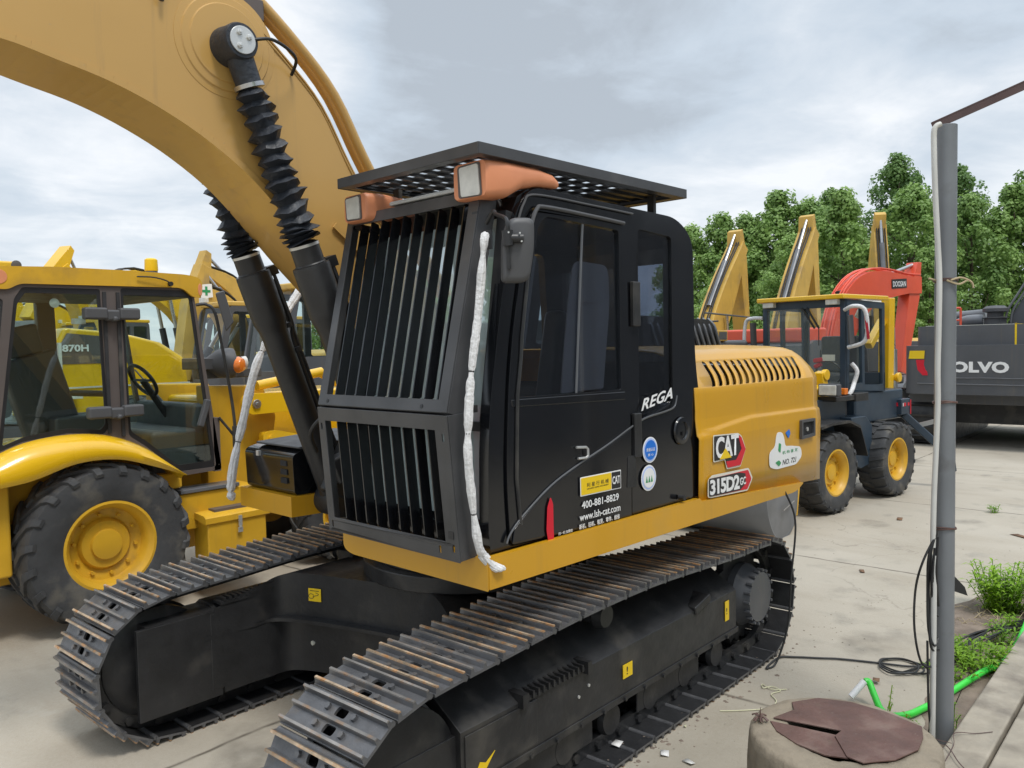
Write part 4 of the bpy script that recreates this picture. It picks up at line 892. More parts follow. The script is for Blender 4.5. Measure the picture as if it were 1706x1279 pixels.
# cylinders with rubber boots
CT = Vector((1.514, 0, 3.374)); CBt = Vector((.728, 0, 1.25)); cd = (CBt-CT).normalized()
for s_ in (1, -1):
    vv = s_*.27; T0 = CT+Vector((0, vv, 0)); AT = lambda d: T0+cd*d
    k = U(); k.lathe(Vector((CT.x, s_*.205, CT.z)), (0, s_, 0), [(.086, 0), (.086, .02), (.080, .06), (.078, .115), (.072, .13), (.050, .132)], 36)
    k.cyl(AT(.06), AT(.17), .058, 24, .056)
    CYL = k.build('boom_cylinder', 'boot', EX, sm=40)
    CYL['label'] = 'near boom cylinder with a ribbed rubber boot' if s_ > 0 else 'far boom cylinder partly behind the boom'
    k = U(); c0 = Vector((CT.x, s_*.338, CT.z)); k.cyl(c0-Vector((0, s_*.012, 0)), c0+Vector((0, s_*.004, 0)), .058, 36)
    for a_ in (60, 150, 300):
        q_ = c0+Vector((.032*math.cos(R(a_)), 0, .032*math.sin(R(a_)))); k.cyl(q_, q_+Vector((0, s_*.014, 0)), .0125, 6); k.cyl(q_, q_+Vector((0, s_*.018, 0)), .006, 6)
    k.build('pin_cap', 'silver', CYL, bev=.002)
    k = U(); k.cyl(AT(.168), AT(.186), .066, 24); k.build('clamp_ring', 'chrome', CYL)
    # bellows: wandering, spiky folds, packed tight near the gland
    random.seed(40+s_); prof = []; D = .19; i = 0; rings_ = []
    u_ = cd.orthogonal().normalized(); w_ = cd.cross(u_); n_ = 14
    ph = random.random()*6
    folds = []
    while D < .87:
        st = .056 if D < .72 else (.056-.040*(D-.70)/.15)
        folds.append((D, st)); D += max(st, .017)
    K = len(folds)
    for i, (D, st) in enumerate(folds):
        g_ = .072+.010*(D-.19)/.7+(.004 if D > .74 else 0)
        for fr_, rr_ in ((.0, .68), (.40, 1.0), (.48, 1.07), (.56, 1.0)):
            r0_ = g_*rr_*(1+random.uniform(-.03, .03)); ring_ = []
            if fr_ == 0 or fr_ == .40: jit = [random.uniform(-.10, .09) for _ in range(n_)]
            tw = random.uniform(-.006, .006); el = .13*math.sin(i*1.7+ph)
            for j in range(n_):
                t = 2*math.pi*j/n_
                rad = r0_*(1+(jit[j] if rr_ > .9 else jit[j]*.3)+(el*math.cos(2*t+i*.9) if rr_ > .9 else 0)+(.055*math.sin(3*t+i*2.1)+.03*math.sin(7*t+i*3.7) if rr_ > .9 else 0)); dd = D+fr_*st+(.013*math.sin(t+i*1.1)+.008*math.sin(2*t+i)+.004*math.sin(5*t+i*2))*(1 if rr_ > .9 else .4) 
                ring_.append(AT(dd)+(u_*math.cos(t)+w_*math.sin(t))*rad)
            rings_.append(ring_)
    k = U(); loft(k, rings_); BT = k.build('rubber_boot', 'boot', CYL, sm=32)
    k = U(); k.cyl(AT(.885), AT(.898), .0705, 28); k.build('clamp_ring', 'silver', CYL)
    k = U(); k.lathe(AT(.875), cd, [(.05, 0), (.068, .01), (.069, .10), (.073, .105), (.073, .115)], 32)
    k.lathe(AT(.985), cd, [(.07, 0), (.086, .0), (.088, .012), (.088, .22), (.084, .26), (.074, .30), (.070, .33), (.070, 1.26), (.05, 1.28)], 36)
    k.cyl(AT(2.30)-Vector((0, .08, 0)), AT(2.30)+Vector((0, .08, 0)), .09, 24)
    TB = k.build('cylinder_tube', 'mblk', CYL, bev=0, sm=30)
    k = U(); e_ = u_*.0
    sd = Vector((0, 1, 0)); nn = cd.cross(sd).normalized(); nn = nn if nn.x < 0 else -nn      # rearward side of the tube
    q0 = nn*.105+sd*.02
    k.sweep(spl([AT(.98)+nn*.08, AT(1.01)+nn*.112, AT(1.15)+q0, AT(1.30)+q0, AT(1.42)+nn*.09, AT(2.1)+nn*.09], 5), .0105, 8)
    k.sweep(spl([AT(1.05)+nn*.11-sd*.03, AT(1.35)+nn*.125-sd*.03, AT(1.8)+nn*.13-sd*.03, AT(2.1)+nn*.14-sd*.02, AT(2.3)+nn*.2], 6), .013, 8)
    for d_ in (1.28, 1.42, 1.8): k.cyl(AT(d_)+q0*.8, AT(d_+.025)+q0*.8, .022, 8)
    k.beam(AT(1.0)+nn*.06, AT(1.0)+nn*.13, .06, .05)
    k.build('oil_line', 'mblk', CYL)
def U(): return MB(UX)
# loose black cable hanging from the rear of the hood down to the ground
k = MB(); k.sweep(spl([(-1.58, 1.24, 1.12), (-1.57, 1.30, .95), (-1.5, 1.30, .6), (-1.46, 1.28, .3), (-1.38, 1.26, .06), (-1.34, 1.27, .012)], 6), .006, 6)
ca = k; 
# ================================================================ shared builders for the parked machines
def tyre(name, parent, c, ax, Rt, w, rr_, lugs=22, kind='chev', m='tyre', rimm='bhy2', depth=.09):
    """tyre + rim: c = centre of the wheel's middle plane, ax = outward axle direction"""
    c = Vector(c); ax = Vector(ax).normalized(); h = w/2; b = MB()
    b.lathe(c, ax, [(rr_*.97, -h*.8), (rr_+.02, -h*.86), ((rr_+Rt)/2, -h*1.0), (Rt*.93, -h*.93), (Rt*.962, -h*.75), (Rt*.97, 0), (Rt*.962, h*.75), (Rt*.93, h*.93), ((rr_+Rt)/2, h*1.0), (rr_+.03, h*.90), (rr_+.012, h*.86), (rr_, h*.8)], 56, close=True)
    u = ax.orthogonal().normalized(); w_ = ax.cross(u)
    def P(t, r, y): return c+ax*y+(u*math.cos(t)+w_*math.sin(t))*r
    for s in (1, -1):
        for i in range(lugs):
            t0 = 2*math.pi*(i+(0 if s > 0 else .5))/lugs; dt = .40*2*math.pi/lugs; sk = .9*2*math.pi/lugs if kind == 'chev' else .25*2*math.pi/lugs
            secs = []
            for y, kx, rb, rt in ((0.02, sk, .95, 1.0), (.45, sk*.55, .95, 1.0), (.82, .1*sk, .94, .995), (.96, 0, .90, .965), (1.04, -.02, .86, .90)):
                a = t0+kx; d = dt*(1 if y < .9 else .85)/2
                secs.append([P(a-d, Rt*rb, s*h*y*.97), P(a-d*.8, Rt*rt, s*h*y), P(a+d*.8, Rt*rt, s*h*y), P(a+d, Rt*rb, s*h*y*.97)])
            n_ = 4; vs = [p for r_ in secs for p in r_]; K = len(secs)
            fs = [(i_*n_+j, i_*n_+(j+1) % n_, (i_+1)*n_+(j+1) % n_, (i_+1)*n_+j) for i_ in range(K-1) for j in range(n_)]+[(3, 2, 1, 0), tuple((K-1)*n_+j for j in range(n_))]
            b.add(vs, fs)
    T = b.build(name, m, parent, sm=30)
    k = MB(); k.lathe(c, ax, [(rr_+.015, -h*.85), (rr_+.022, h*.80), (rr_+.022, h*.86), (rr_-.005, h*.88), (rr_-.03, h*.72), (rr_-.045, h*.62), (rr_-.055, h*.3), (rr_*.62, h*.22), (rr_*.60, h*.20), (rr_*.56, h*.34), (rr_*.54, h*.38), (rr_*.36, h*.40), (rr_*.34, h*.50), (rr_*.20, h*.54), (.001, h*.54)], 48)
    rim = k.build('rim', rimm, parent, sm=35)
    k = MB()
    for i in range(10):
        t = 2*math.pi*i/10; p = P(t, rr_*.70, h*.23); k.cyl(p, p+ax*.03, rr_*.045, 6)
    k.build('wheel_nut', rimm, rim)
    return T
# ================================================================ BACKHOE LOADER on the left (drives toward -x)
BH = thing('backhoe_loader', 'yellow wheeled backhoe loader with glass cab, parked beside the far track at the left edge', 'loader', (.5, -3.5, 0))
W = thing
tyre('rear_wheel', BH, (.923, -3.02, .615), (0, 1, 0), .62, .43, .325, 20, rimm='bhy2')
tyre('rear_wheel', BH, (.923, -4.55, .615), (0, -1, 0), .62, .43, .325, 20, rimm='bhy2')
tyre('front_wheel', BH, (-1.35, -3.15, .46), (0, 1, 0), .46, .30, .24, 20, rimm='bhy2'); tyre('front_wheel', BH, (-1.35, -4.45, .46), (0, -1, 0), .46, .30, .24, 20, rimm='bhy2')
k = MB(); k.lathe((.80, -2.815, .77), (0, 1, 0), [(.001, 0), (.008, 0), (.008, .002)], 6); 
# fender: a swept crown over the rear wheel
fo = spl([(1.95, 1.27, 0), (1.72, 1.33, 0), (1.45, 1.435, 0), (1.15, 1.468, 0), (.86, 1.432, 0), (.58, 1.30, 0), (.34, 1.085, 0)], 6)
fi = spl([(1.95, 1.14, 0), (1.72, 1.15, 0), (1.45, 1.18, 0), (1.16, 1.265, 0), (.86, 1.262, 0), (.58, 1.17, 0), (.34, 1.072, 0)], 6)
k = MB(); sec = []
for a, c_ in zip(fo, fi):
    z1, z0 = a.y, c_.y; m_ = (z1+z0)/2; d = z1-z0
    sec.append([(a.x, -3.25, z1-.0), (a.x, -2.93, z1), (a.x, -2.86, z1-.02), (a.x, -2.80, z1-.35*d), (a.x, -2.775, z1-.62*d), (a.x, -2.79, z0+.01), (a.x, -2.80, z0), (a.x, -2.83, z0+.01), (a.x, -2.84, m_), (a.x, -2.9, z1-.045), (a.x, -3.25, z1-.05)])
loft(k, sec); k.build('fender', 'bhy', BH, sm=50)
k = MB(); k.box(.35, 1.9, -4.4, -3.28, .45, 1.35); k.box(-.3, 1.9, -4.3, -3.35, .35, 1.0); k.box(.30, .6, -3.28, -2.95, .95, 1.08); k.box(1.55, 2.1, -4.5, -2.95, .5, 1.2); k.build('chassis', 'bhy2', BH, bev=.02)
k = MB(); k.box(-.35, .34, -3.45, -2.93, .60, .90); TKk = k.build('step_tank', 'bhy2', BH, bev=.012)
k = MB(); k.box(-.18, .34, -3.1, -2.91, .905, .935); k.build('tread_plate', 'gry2', TKk, bev=.004)
k = MB(); k.plate((0, -2.76, 0), (1, 0, 0), (0, 0, 1), [(-.335, .33), (.20, .33), (.20, .70), (-.335, .70)], .24); TB2 = k.build('tool_box', 'bhy2', BH, bev=.015); TB2['label'] = 'box with a hinged lid and hasp'
k = MB(); k.plate((.215, 0, .60), (0, 1, 0), (0, 0, 1), [(-3.02, .0), (-2.745, .0), (-2.74, .075), (-2.78, .105), (-3.02, .12)], -.565 if 0 else .0)
k = MB(); loft(k, [[(x, -3.02, .70), (x, -2.748, .655), (x, -2.742, .66), (x, -2.742, .705), (x, -2.775, .725), (x, -3.02, .745)] for x in (.225, -.36)]); k.build('lid', 'bhy2', TB2, sm=30)
k = MB(); k.box(-.33, .1, -3.0, -2.83, .728, .752); k.build('foot_pad', 'brn', TB2)
k = MB(); k.box(-.09, -.06, -2.74, -2.728, .60, .69); k.cyl((-.075, -2.735, .585), (-.075, -2.735, .60), .012, 8); k.box(-.095, -.055, -2.742, -2.73, .55, .59); k.build('hasp', 'silver', TB2)
# cab
yc = -2.95
roof = rp([(1.95, 2.52), (1.50, 2.515), (1.43, 2.558), (.25, 2.575), (.16, 2.50), (.085, 2.505), (.075, 2.655), (.20, 2.683), (.73, 2.69), (1.2, 2.688), (1.95, 2.655)], [0, .03, .04, .05, .03, .04, .07, .1, 0, 0, 0])
k = MB(); k.plate((0, yc+.02, 0), (1, 0, 0), (0, 0, 1), roof, 1.55); RF = k.build('roof', 'bhy2', BH, bev=.03, seg=3)
for x, z in ((1.555, 2.60), (.10, 2.565)):
    k = MB(); k.plate((x, yc+.024, z), (1, 0, 0), (0, 0, 1), circ(0, 0, .05 if x > 1 else .018, 16, .05), .012); k.build('marker_lamp', 'peach', RF, bev=.003)
k = MB(); k.cyl((.188, -3.6, 2.68), (.188, -3.6, 2.76), .065, 20, .05); k.build('beacon_base', 'gry', RF)
k = MB(); k.lathe((.188, -3.6, 2.76), (0, 0, 1), [(.052, 0), (.055, .01), (.052, .10), (.035, .112)], 20); k.build('beacon', 'yv', RF, bev=.004)
k = MB(); k.sweep(spl([(.62, yc+.04, 2.645), (.5, yc+.05, 2.645), (.40, yc+.05, 2.625), (.36, yc+.05, 2.60)], 5), .006, 6); k.cyl((.36, yc+.03, 2.60), (.36, yc+.06, 2.60), .018, 10); k.build('aerial', 'cable', RF)
k = MB(); k.lathe((1.33, -3.3, 2.72), (0, 1, 0), [(.03, 0), (.036, .004), (.03, .008)], 14); k.build('lifting_eye', 'gry', RF)
# side frame with two glazed openings
o_ = rp([(1.95, 1.34), (1.70, 1.33), (1.45, 1.432), (1.15, 1.465), (.86, 1.428), (.60, 1.31), (.30, 1.05), (-.045, 1.06), (.155, 2.595), (1.95, 2.55)], [0, 0, .1, .1, .1, .1, .03, .03, .04, 0])
w1 = rp([(1.61, 1.385), (1.45, 1.445), (1.15, 1.478), (.90, 1.448), (.862, 1.49), (.885, 2.54), (1.41, 2.535), (1.465, 2.45)], .02)
w2 = rp([(.715, 1.418), (.59, 1.325), (.33, 1.088), (.005, 1.09), (.168, 2.555), (.735, 2.555)], .03)
w3 = rp([(1.95, 1.41), (1.65, 1.40), (1.53, 2.45), (1.95, 2.45)], .03)
k = MB(); k.plate((0, yc, 0), (1, 0, 0), (0, 0, 1), o_, .05, [w1, w2, w3]); SF = k.build('cab_frame', 'brn', BH, bev=.006)
k = MB(); k.plate((0, yc-1.35, 0), (1, 0, 0), (0, 0, 1), o_, .05, [w1, w2, w3]); k.beam((.08, yc-1.3, 1.9), (-.02, yc, 1.1), .01, .01); k.box(-.04, .02, yc-1.3, yc-.0, 1.05, 1.5); k.build('far_cab_frame', 'brn', BH, bev=.006)
for i, w in enumerate((w1, w2)):
    k = MB(); k.plate((0, yc-.012, 0), (1, 0, 0), (0, 0, 1), w, .006); g = k.build('door_glass', 'glg', SF)
    ins = [((x-.0), z) for x, z in w]
k = MB(); c_ = Vector((1.2, 2.0)) 
def inset(P_, f, cx, cz): return [(cx+(x-cx)*f, cz+(z-cz)*f) for x, z in P_]
k = MB(); k.plate((0, yc-.006, 0), (1, 0, 0), (0, 0, 1), w1, .01, [inset(w1, .93, 1.17, 1.97)]); k.build('rubber_seal', 'dkv', SF)
k = MB(); k.plate((0, yc-.006, 0), (1, 0, 0), (0, 0, 1), w2, .01, [inset(w2, .93, .44, 1.85)]); k.build('rubber_seal', 'dkv', SF)
k = MB(); k.plate((0, yc-.006, 0), (1, 0, 0), (0, 0, 1), w3, .01, [inset(w3, .95, 1.8, 1.9)]); k.build('rubber_seal', 'rub', SF)
k = MB(); k.plate((0, yc-.012, 0), (1, 0, 0), (0, 0, 1), w3, .006); k.build('door_glass', 'glg', SF)
k = MB(); k.plate((0, yc-1.33, 0), (1, 0, 0), (0, 0, 1), w2, .006); k.plate((0, yc-1.33, 0), (1, 0, 0), (0, 0, 1), w1, .006); k.build('far_glass', 'glg', BH)
for z in (2.355, 1.615):
    k = MB(); 
    for x0, x1 in ((.62, .775), (.86, 1.03)): k.box(x0, x1, yc+.005, yc+.085, z-.045, z+.045)
    k.box(.76, .87, yc+.0, yc+.07, z-.055, z+.03); k.box(.79, .83, yc, yc+.095, z-.06, z-.02)
    k.build('hinge', 'gry', SF, bev=.018)
k = MB(); k.box(.845, .87, yc+.0, yc+.012, 1.45, 2.52); k.box(.745, .77, yc, yc+.012, 1.42, 2.52); k.build('pillar_seal', 'rub', SF)
k = MB(); k.beam((.075, yc+.03, 1.66), (.15, yc+.03, 1.44), .05, .05); k.build('door_handle', 'gry', SF, bev=.012)
# interior
k = MB(); k.beam((1.0, -3.7, 1.45), (1.17, -3.7, 2.05), .42, .13, (0, 1, 0)); k.beam((1.17, -3.7, 2.05), (1.22, -3.7, 2.28), .26, .10, (0, 1, 0)); k.box(.55, 1.05, -3.92, -3.48, 1.42, 1.56); k.beam((.55, -3.45, 1.72), (.95, -3.45, 1.75), .06, .05); k.build('seat', 'gry', BH, bev=.04)
k = MB(); ring_ = [Vector((.30, -3.6, 1.80))+Vector((.05, 0, .17)).normalized()*.17*math.sin(a)+Vector((0, .17, 0))*math.cos(a) for a in [2*math.pi*i/24 for i in range(24)]]
ring_ = [Vector((.30+.13*math.sin(a)*.6, -3.6+.19*math.cos(a), 1.82+.13*math.sin(a))) for a in [2*math.pi*i/24 for i in range(24)]]
k.sweep(ring_, .016, 8, closed=True); k.cyl((.30, -3.6, 1.82), (.1, -3.6, 1.5), .03, 10); k.beam((.30, -3.78, 1.82), (.30, -3.42, 1.82), .02, .02); k.build('steering_wheel', 'mblk', BH)
k = MB(); k.box(-.0, .12, -4.2, -3.1, 1.1, 1.62); k.box(.1, .5, -4.2, -3.05, 1.05, 1.42); k.build('dashboard', 'gry', BH, bev=.04)
k = MB(); k.box(1.5, 1.56, -4.2, -3.0, 2.40, 2.55); k.box(.16, 1.5, -4.25, -2.98, 2.50, 2.56); k.build('headlining', 'gry', BH)
k = MB(); k.box(.98, 1.06, -3.05, -2.99, 2.28, 2.32); k.lathe((1.19, -3.0, 2.43), (0, 1, 0), [(.03, 0), (.035, .01), (.001, .02)], 12); k.build('cab_light', 'pvc', BH)
# mirror on its bent arm
k = MB(); loft(k, [[(x, y, z) for x, z in ((-.005+d, 2.54), (-.085+d, 2.565), (-.165+d, 2.30), (-.09+d, 2.22))] for d, y in ((0, -2.88), (-.02, -2.92))]); k.build('mirror', 'gry', BH, bev=.012)
k = MB(); k.sweep(spl([(.13, -2.95, 2.44), (.05, -2.93, 2.445), (-.005, -2.9, 2.38), (-.05, -2.9, 2.15), (-.10, -2.9, 1.85), (-.145, -2.9, 1.5), (-.15, -2.9, 1.25)], 5), .013, 8); k.sweep(spl([(-.15, -2.9, 1.30), (-.14, -2.92, 1.35), (-.03, -2.94, 1.50)], 4), .012, 6)
k.sweep([(-.15, -2.9, 1.24), (-.15, -2.9, 1.42)], .024, 8); k.build('mirror_arm', 'mblk', BH)
# head lamp, bar, front frame and loader arms
k = MB(); k.lathe((-.20, -3.2, 1.95), (-1, .25, 0), [(.05, -.12), (.12, -.02), (.135, .08), (.13, .11), (.10, .112)], 24); HL = k.build('head_lamp', 'gry', BH)
k = MB(); k.lathe((-.285, -3.12, 1.935), (-.6, 1, 0), [(.068, 0), (.072, .05), (.055, .085), (.02, .095)], 22); k.build('indicator', 'amber', HL)
k = MB(); k.lathe((-.36, -3.13, 1.95), (-1, .1, 0), [(.055, 0), (.06, .04), (.03, .06)], 18); k.build('lens', 'lens', HL)
k = MB(); k.box(-.62, .0, -3.3, -3.22, 1.82, 1.90); k.box(-.2, .0, -3.5, -3.15, 1.9, 2.0); k.build('lamp_bar', 'gry', BH, bev=.008)
k = MB(); k.plate((0, -3.22, 0), (1, 0, 0), (0, 0, 1), [(-.06, .60), (-.06, 1.76), (-.62, 1.74), (-.75, 1.45), (-.62, .72), (-.5, .6)], .16); k.plate((0, -4.2, 0), (1, 0, 0), (0, 0, 1), [(-.06, .60), (-.06, 1.76), (-.62, 1.74), (-.75, 1.45), (-.62, .72), (-.5, .6)], .16)
k.box(-2.3, -.1, -4.2, -3.4, .6, 1.1); k.build('front_frame', 'bhy2', BH, bev=.012)
k = MB(); k.box(-2.4, -.15, -4.15, -3.45, 1.1, 1.66); k.build('engine_cover', 'bhy', BH, bev=.05)
armo = rp([(-.33, 1.49), (-.33, 1.68), (-1.45, 1.66), (-2.3, 1.05), (-2.7, .45), (-2.45, .38), (-2.1, .9), (-1.32, 1.40), (-.95, 1.50)], [.09, .09, .2, .2, .05, .05, .2, .2, .2])
for y in (-3.02, -4.3):
    k = MB(); k.plate((0, y, 0), (1, 0, 0), (0, 0, 1), armo, .09); AR = k.build('loader_arm', 'bhy', BH, bev=.01)
    if y > -4: 
        k = MB(); k.cyl((-.43, y, 1.585), (-.43, y+.02, 1.585), .040, 20); k.cyl((-.43, y+.015, 1.585), (-.43, y+.03, 1.585), .018, 6); k.build('pin', 'chrome', AR, bev=.003)
k = MB(); k.plate((0, -3.07, 0), (1, 0, 0), (0, 0, 1), rp([(-.52, 1.20), (-.52, 1.32), (-.66, 1.33), (-1.1, 1.22), (-1.1, 1.12), (-.7, 1.13)], .04), .08); k.cyl((-.60, -3.07, 1.26), (-.60, -3.045, 1.26), .03, 16); k.build('lift_link', 'bhy', BH, bev=.008)
k = MB(); k.cyl((-.5, -3.12, 1.74), (-1.2, -3.12, 1.84), .045, 16); k.cyl((-1.15, -3.12, 1.835), (-1.8, -3.12, 1.5), .03, 12); k.build('tilt_cylinder', 'bhy', BH)
k = MB(); bk = spl([(-2.55, .75, 0), (-2.75, .5, 0), (-2.75, .2, 0), (-2.95, .06, 0), (-3.5, .04, 0)], 5)
k.add([(p.x, y, p.y) for y in (-2.75, -4.6) for p in bk], [(i, i+1, len(bk)+i+1, len(bk)+i) for i in range(len(bk)-1)]); k.build('bucket', 'bhy2', BH, solid=.02)
# backhoe arm folded at the rear, out beyond the left edge
k = MB(); k.beam((2.2, -3.75, .9), (2.5, -3.75, 2.6), .2, .3); k.build('backhoe_boom', 'bhy2', BH, bev=.02); k = MB(); k.beam((2.5, -3.75, 2.6), (2.75, -3.75, 1.1), .18, .22); k.build('backhoe_stick', 'bhy2', BH, bev=.02)
# ================================================================ generic parked crawler excavator (local frame, faces +x)
def excavator(name, label, loc, rz, body='oldy', cabm='vgry', boomp=((.3, 1.6), (1.5, 3.7), (3.3, 5.4)), stick=((3.3, 5.4), (3.15, 2.4)), group=None, bw=.34, hk=1., louvre=False, cab=True, sc_=1., boomm=None, tail='vgry', cyl='gry2', lift=0.):
    T = thing(name, label, 'excavator', loc, rz, group); boomm = boomm or body
    def X(): return MB()
    def B(b, nm, m, par=T, **k_):
        b.xf = wm(T) @ Matrix.Scale(sc_, 4); return b.build(nm, m, par, **k_)
    for s in (1, -1):
        k = X(); path = rp([(-2.0, .0), (2.0, .0), (2.0, .9), (-2.0, .9)], .42, 6)
        k.plate((0, s*1.1+.3, 0), (1, 0, 0), (0, 0, 1), path, .6); c_ = Vector((0, .45))
        for i in range(len(path)):
            a, d = Vector(path[i]), Vector(path[(i+1) % len(path)]); L_ = (d-a).length; n_ = max(1, int(L_/.17))
            for j in range(n_):
                q = a.lerp(d, (j+.5)/n_); t = (d-a).normalized(); nn = Vector((t.y, -t.x)); e = q+nn*.02
                k.obb((e.x, s*1.1, e.y), (t.x*.02, 0, t.y*.02), (0, .305, 0), (nn.x*.022, 0, nn.y*.022))
        B(k, 'track', 'mblk', sm=30)
    k = X(); k.box(-1.2, 1.2, -.85, .85, .4, .85); k.cyl((0, 0, .8), (0, 0, 1.1), .6, 24); B(k, 'carbody', 'mblk', bev=.02)
    k = X(); k.box(-1.9, 1.4, -1.25, 1.25, 1.05, 1.22); B(k, 'upper_frame', body, bev=.03)
    k = X(); k.plate((0, 1.2, 0), (1, 0, 0), (0, 0, 1), rp([(-2.0, 1.2), (-.3, 1.2), (-.3, 2.0), (-1.8, 2.05), (-2.0, 1.9)], .1), 2.4); hd = B(k, 'engine_cover', body, bev=.05)
    k = X()
    for i in range(8): k.box(-1.6+.13*i, -1.52+.13*i, 1.2, 1.215, 1.55, 1.85); k.box(-1.6+.13*i, -1.52+.13*i, -1.215, -1.2, 1.55, 1.85)
    B(k, 'louvre', 'mblk', hd)
    k = X(); cwp = [(-2.0, -1.25), (-2.0, 1.25)]+[(-2.0-.6*math.sin(math.pi*t/10), 1.25-2.5*t/10) for t in range(1, 10)]; k.plate((0, 0, 1.05), (1, 0, 0), (0, 1, 0), cwp, .9); B(k, 'counterweight', tail, bev=.06)
    if cab:
        co = rp([(1.5, 1.22), (1.55, 1.8), (1.3, 2.95), (-.25, 2.95), (-.3, 1.22)], [.05, .2, .2, .15, .05])
        h1 = rp([(1.38, 1.95), (1.18, 2.82), (.45, 2.82), (.45, 1.95)], .05); h2 = rp([(.33, 1.95), (.33, 2.82), (-.15, 2.82), (-.18, 1.95)], .05)
        k = X(); k.plate((0, 1.25, 0), (1, 0, 0), (0, 0, 1), co, .05, [h1, h2]); k.plate((0, .30, 0), (1, 0, 0), (0, 0, 1), co, .05, [h1, h2]); k.box(-.3, -.26, .3, 1.2, 1.25, 2.85); k.box(1.46, 1.52, .3, 1.2, 1.25, 1.75); CB_ = B(k, 'cab', cabm, bev=.02)
        k = X(); k.box(-.28, 1.32, .24, 1.26, 2.92, 3.02); B(k, 'roof', body, CB_, bev=.03)
        k = X(); k.plate((0, 1.22, 0), (1, 0, 0), (0, 0, 1), co, .004); k.add([(1.52, .3, 1.75), (1.52, 1.2, 1.75), (1.29, 1.2, 2.9), (1.29, .3, 2.9)], [(0, 1, 2, 3)]); B(k, 'window', 'glg', CB_)
        k = X(); k.box(.1, .55, .55, 1.0, 1.3, 1.75); k.box(-.0, .12, .55, 1.0, 1.7, 2.4); B(k, 'seat', 'gry', CB_, bev=.04)
        k = X(); k.box(1.26, 1.36, .3, .5, 3.02, 3.12); B(k, 'work_lamp', 'lens', CB_, bev=.01)
    if boomp:
        k = X(); Pn = [Vector(p) for p in boomp]; th = [.30]+[.30]*(len(Pn)-2)+[.17]; th[len(th)//2] = .36; lo, hi = [], []
        Q = [Vector((p.x, p.y)) for p in spl([(p[0], p[1], 0) for p in boomp], 6)]; n_ = len(Q)
        for i, p in enumerate(Q):
            t = (Q[min(i+1, n_-1)]-Q[max(i-1, 0)]).normalized(); nn = Vector((-t.y, t.x)); f = i/(n_-1); h = (.20+.16*math.sin(math.pi*min(1, f*1.15))**.8-.05*f)*hk
            hi.append(tuple(p+nn*h)); lo.append(tuple(p-nn*h))
        k.plate((0, bw/2-.1, 0), (1, 0, 0), (0, 0, 1), lo+hi[::-1], bw); BM_ = B(k, 'boom', boomm, bev=.01)
        a, d = Vector(stick[0]), Vector(stick[1]); t = (d-a).normalized(); nn = Vector((-t.y, t.x))
        k = X(); k.plate((0, bw/2-.12, 0), (1, 0, 0), (0, 0, 1), [tuple(a-t*.55+nn*.05), tuple(a-t*.5-nn*.12), tuple(a+t*.3-nn*.27), tuple(d-nn*.12), tuple(d+nn*.12), tuple(a+t*.3+nn*.2)], bw*.85); B(k, 'stick', boomm, bev=.01)
        i0 = int(n_*.42); p0 = Vector(hi[i0]); p1 = a-t*.5
        d3 = (Vector((p1.x, 0, p1.y))-Vector((p0.x, 0, p0.y))); s0 = Vector((p0.x, -.1, p0.y))
        k = X(); k.cyl(s0, s0+d3*.58, .085, 14); k.cyl(s0-d3.normalized()*.03, s0, .10, 14); SC = B(k, 'stick_cylinder', cyl); k = X(); k.cyl(s0+d3*.58, s0+d3, .045, 12); B(k, 'rod', 'chrome', SC)
        for y in (bw/2+.0, -bw/2-.2):
            k = X(); j = int(n_*.45); q = Q[j]; k.cyl((1.3, y, 1.3), (1.3+(q.x-1.3)*.62, y, 1.3+(q.y-1.3)*.62), .08, 14); LC = B(k, 'lift_cylinder', 'mblk'); k = X(); k.cyl((1.3+(q.x-1.3)*.6, y, 1.3+(q.y-1.3)*.6), (q.x, y, q.y), .045, 12); B(k, 'rod', 'chrome', LC)
        k = X()
        for y in (-.24, -.17, -.03, .03): k.sweep([(x, y, z) for x, z in [tuple(Vector(h_)+Vector((-.02, .06))) for h_ in hi]], .022, 6)
        B(k, 'hose', 'cable' if boomm != 'red' else 'red', BM_)
        k = X(); e = d+t*.1; bkp = [(e.x+.05, e.y+.1), (e.x-.35, e.y-.15), (e.x-.75, e.y-.75), (e.x-.45, e.y-1.05), (e.x+.15, e.y-.95), (e.x+.35, e.y-.6)]
        k.plate((0, .45, 0), (1, 0, 0), (0, 0, 1), rp(bkp, .12), .9); B(k, 'bucket', 'gry2', bev=.02)
    return T
# ================================================================ machines parked behind, left side
EA = excavator('crawler_excavator', 'yellow excavator with green cross sticker on its low boom, behind the wheeled loader', (-5.95, -12.3, 0), R(2), boomp=((.1, 1.6), (.5, 2.8), (1.15, 3.30)), stick=((1.2, 3.3), (1.6, 1.5)), body='oldy', cabm='gry', bw=.4, hk=.75)
k = MB(); k.xf = wm(EA); k.plate((.95, .135, 3.16), (1, 0, 0), (0, 0, 1), rp([(0, 0), (.26, -.04), (.28, .24), (.02, .27)], .01), .004); k.build('sticker', 'wht', EA)
k = MB(); k.xf = wm(EA); k.plate((.95, .141, 3.16), (1, 0, 0), (0, 0, 1), [(.12, .03), (.17, .03), (.17, .09), (.235, .09), (.235, .14), (.17, .14), (.17, .21), (.12, .21), (.12, .14), (.055, .14), (.055, .09), (.12, .09)], .004); k.build('cross_mark', 'grv', EA)
k = MB(); k.xf = wm(EA); k.box(.05, .5, 1.02, 1.24, 3.0, 3.13); k.build('work_lamp', 'peach', EA, bev=.03)
EB = excavator('crawler_excavator', 'yellow excavator with dark grey cab seen between the two boom cylinders', (-4.55, -7.95, 0), R(1), boomp=None, body='oldy', cabm='vgry')
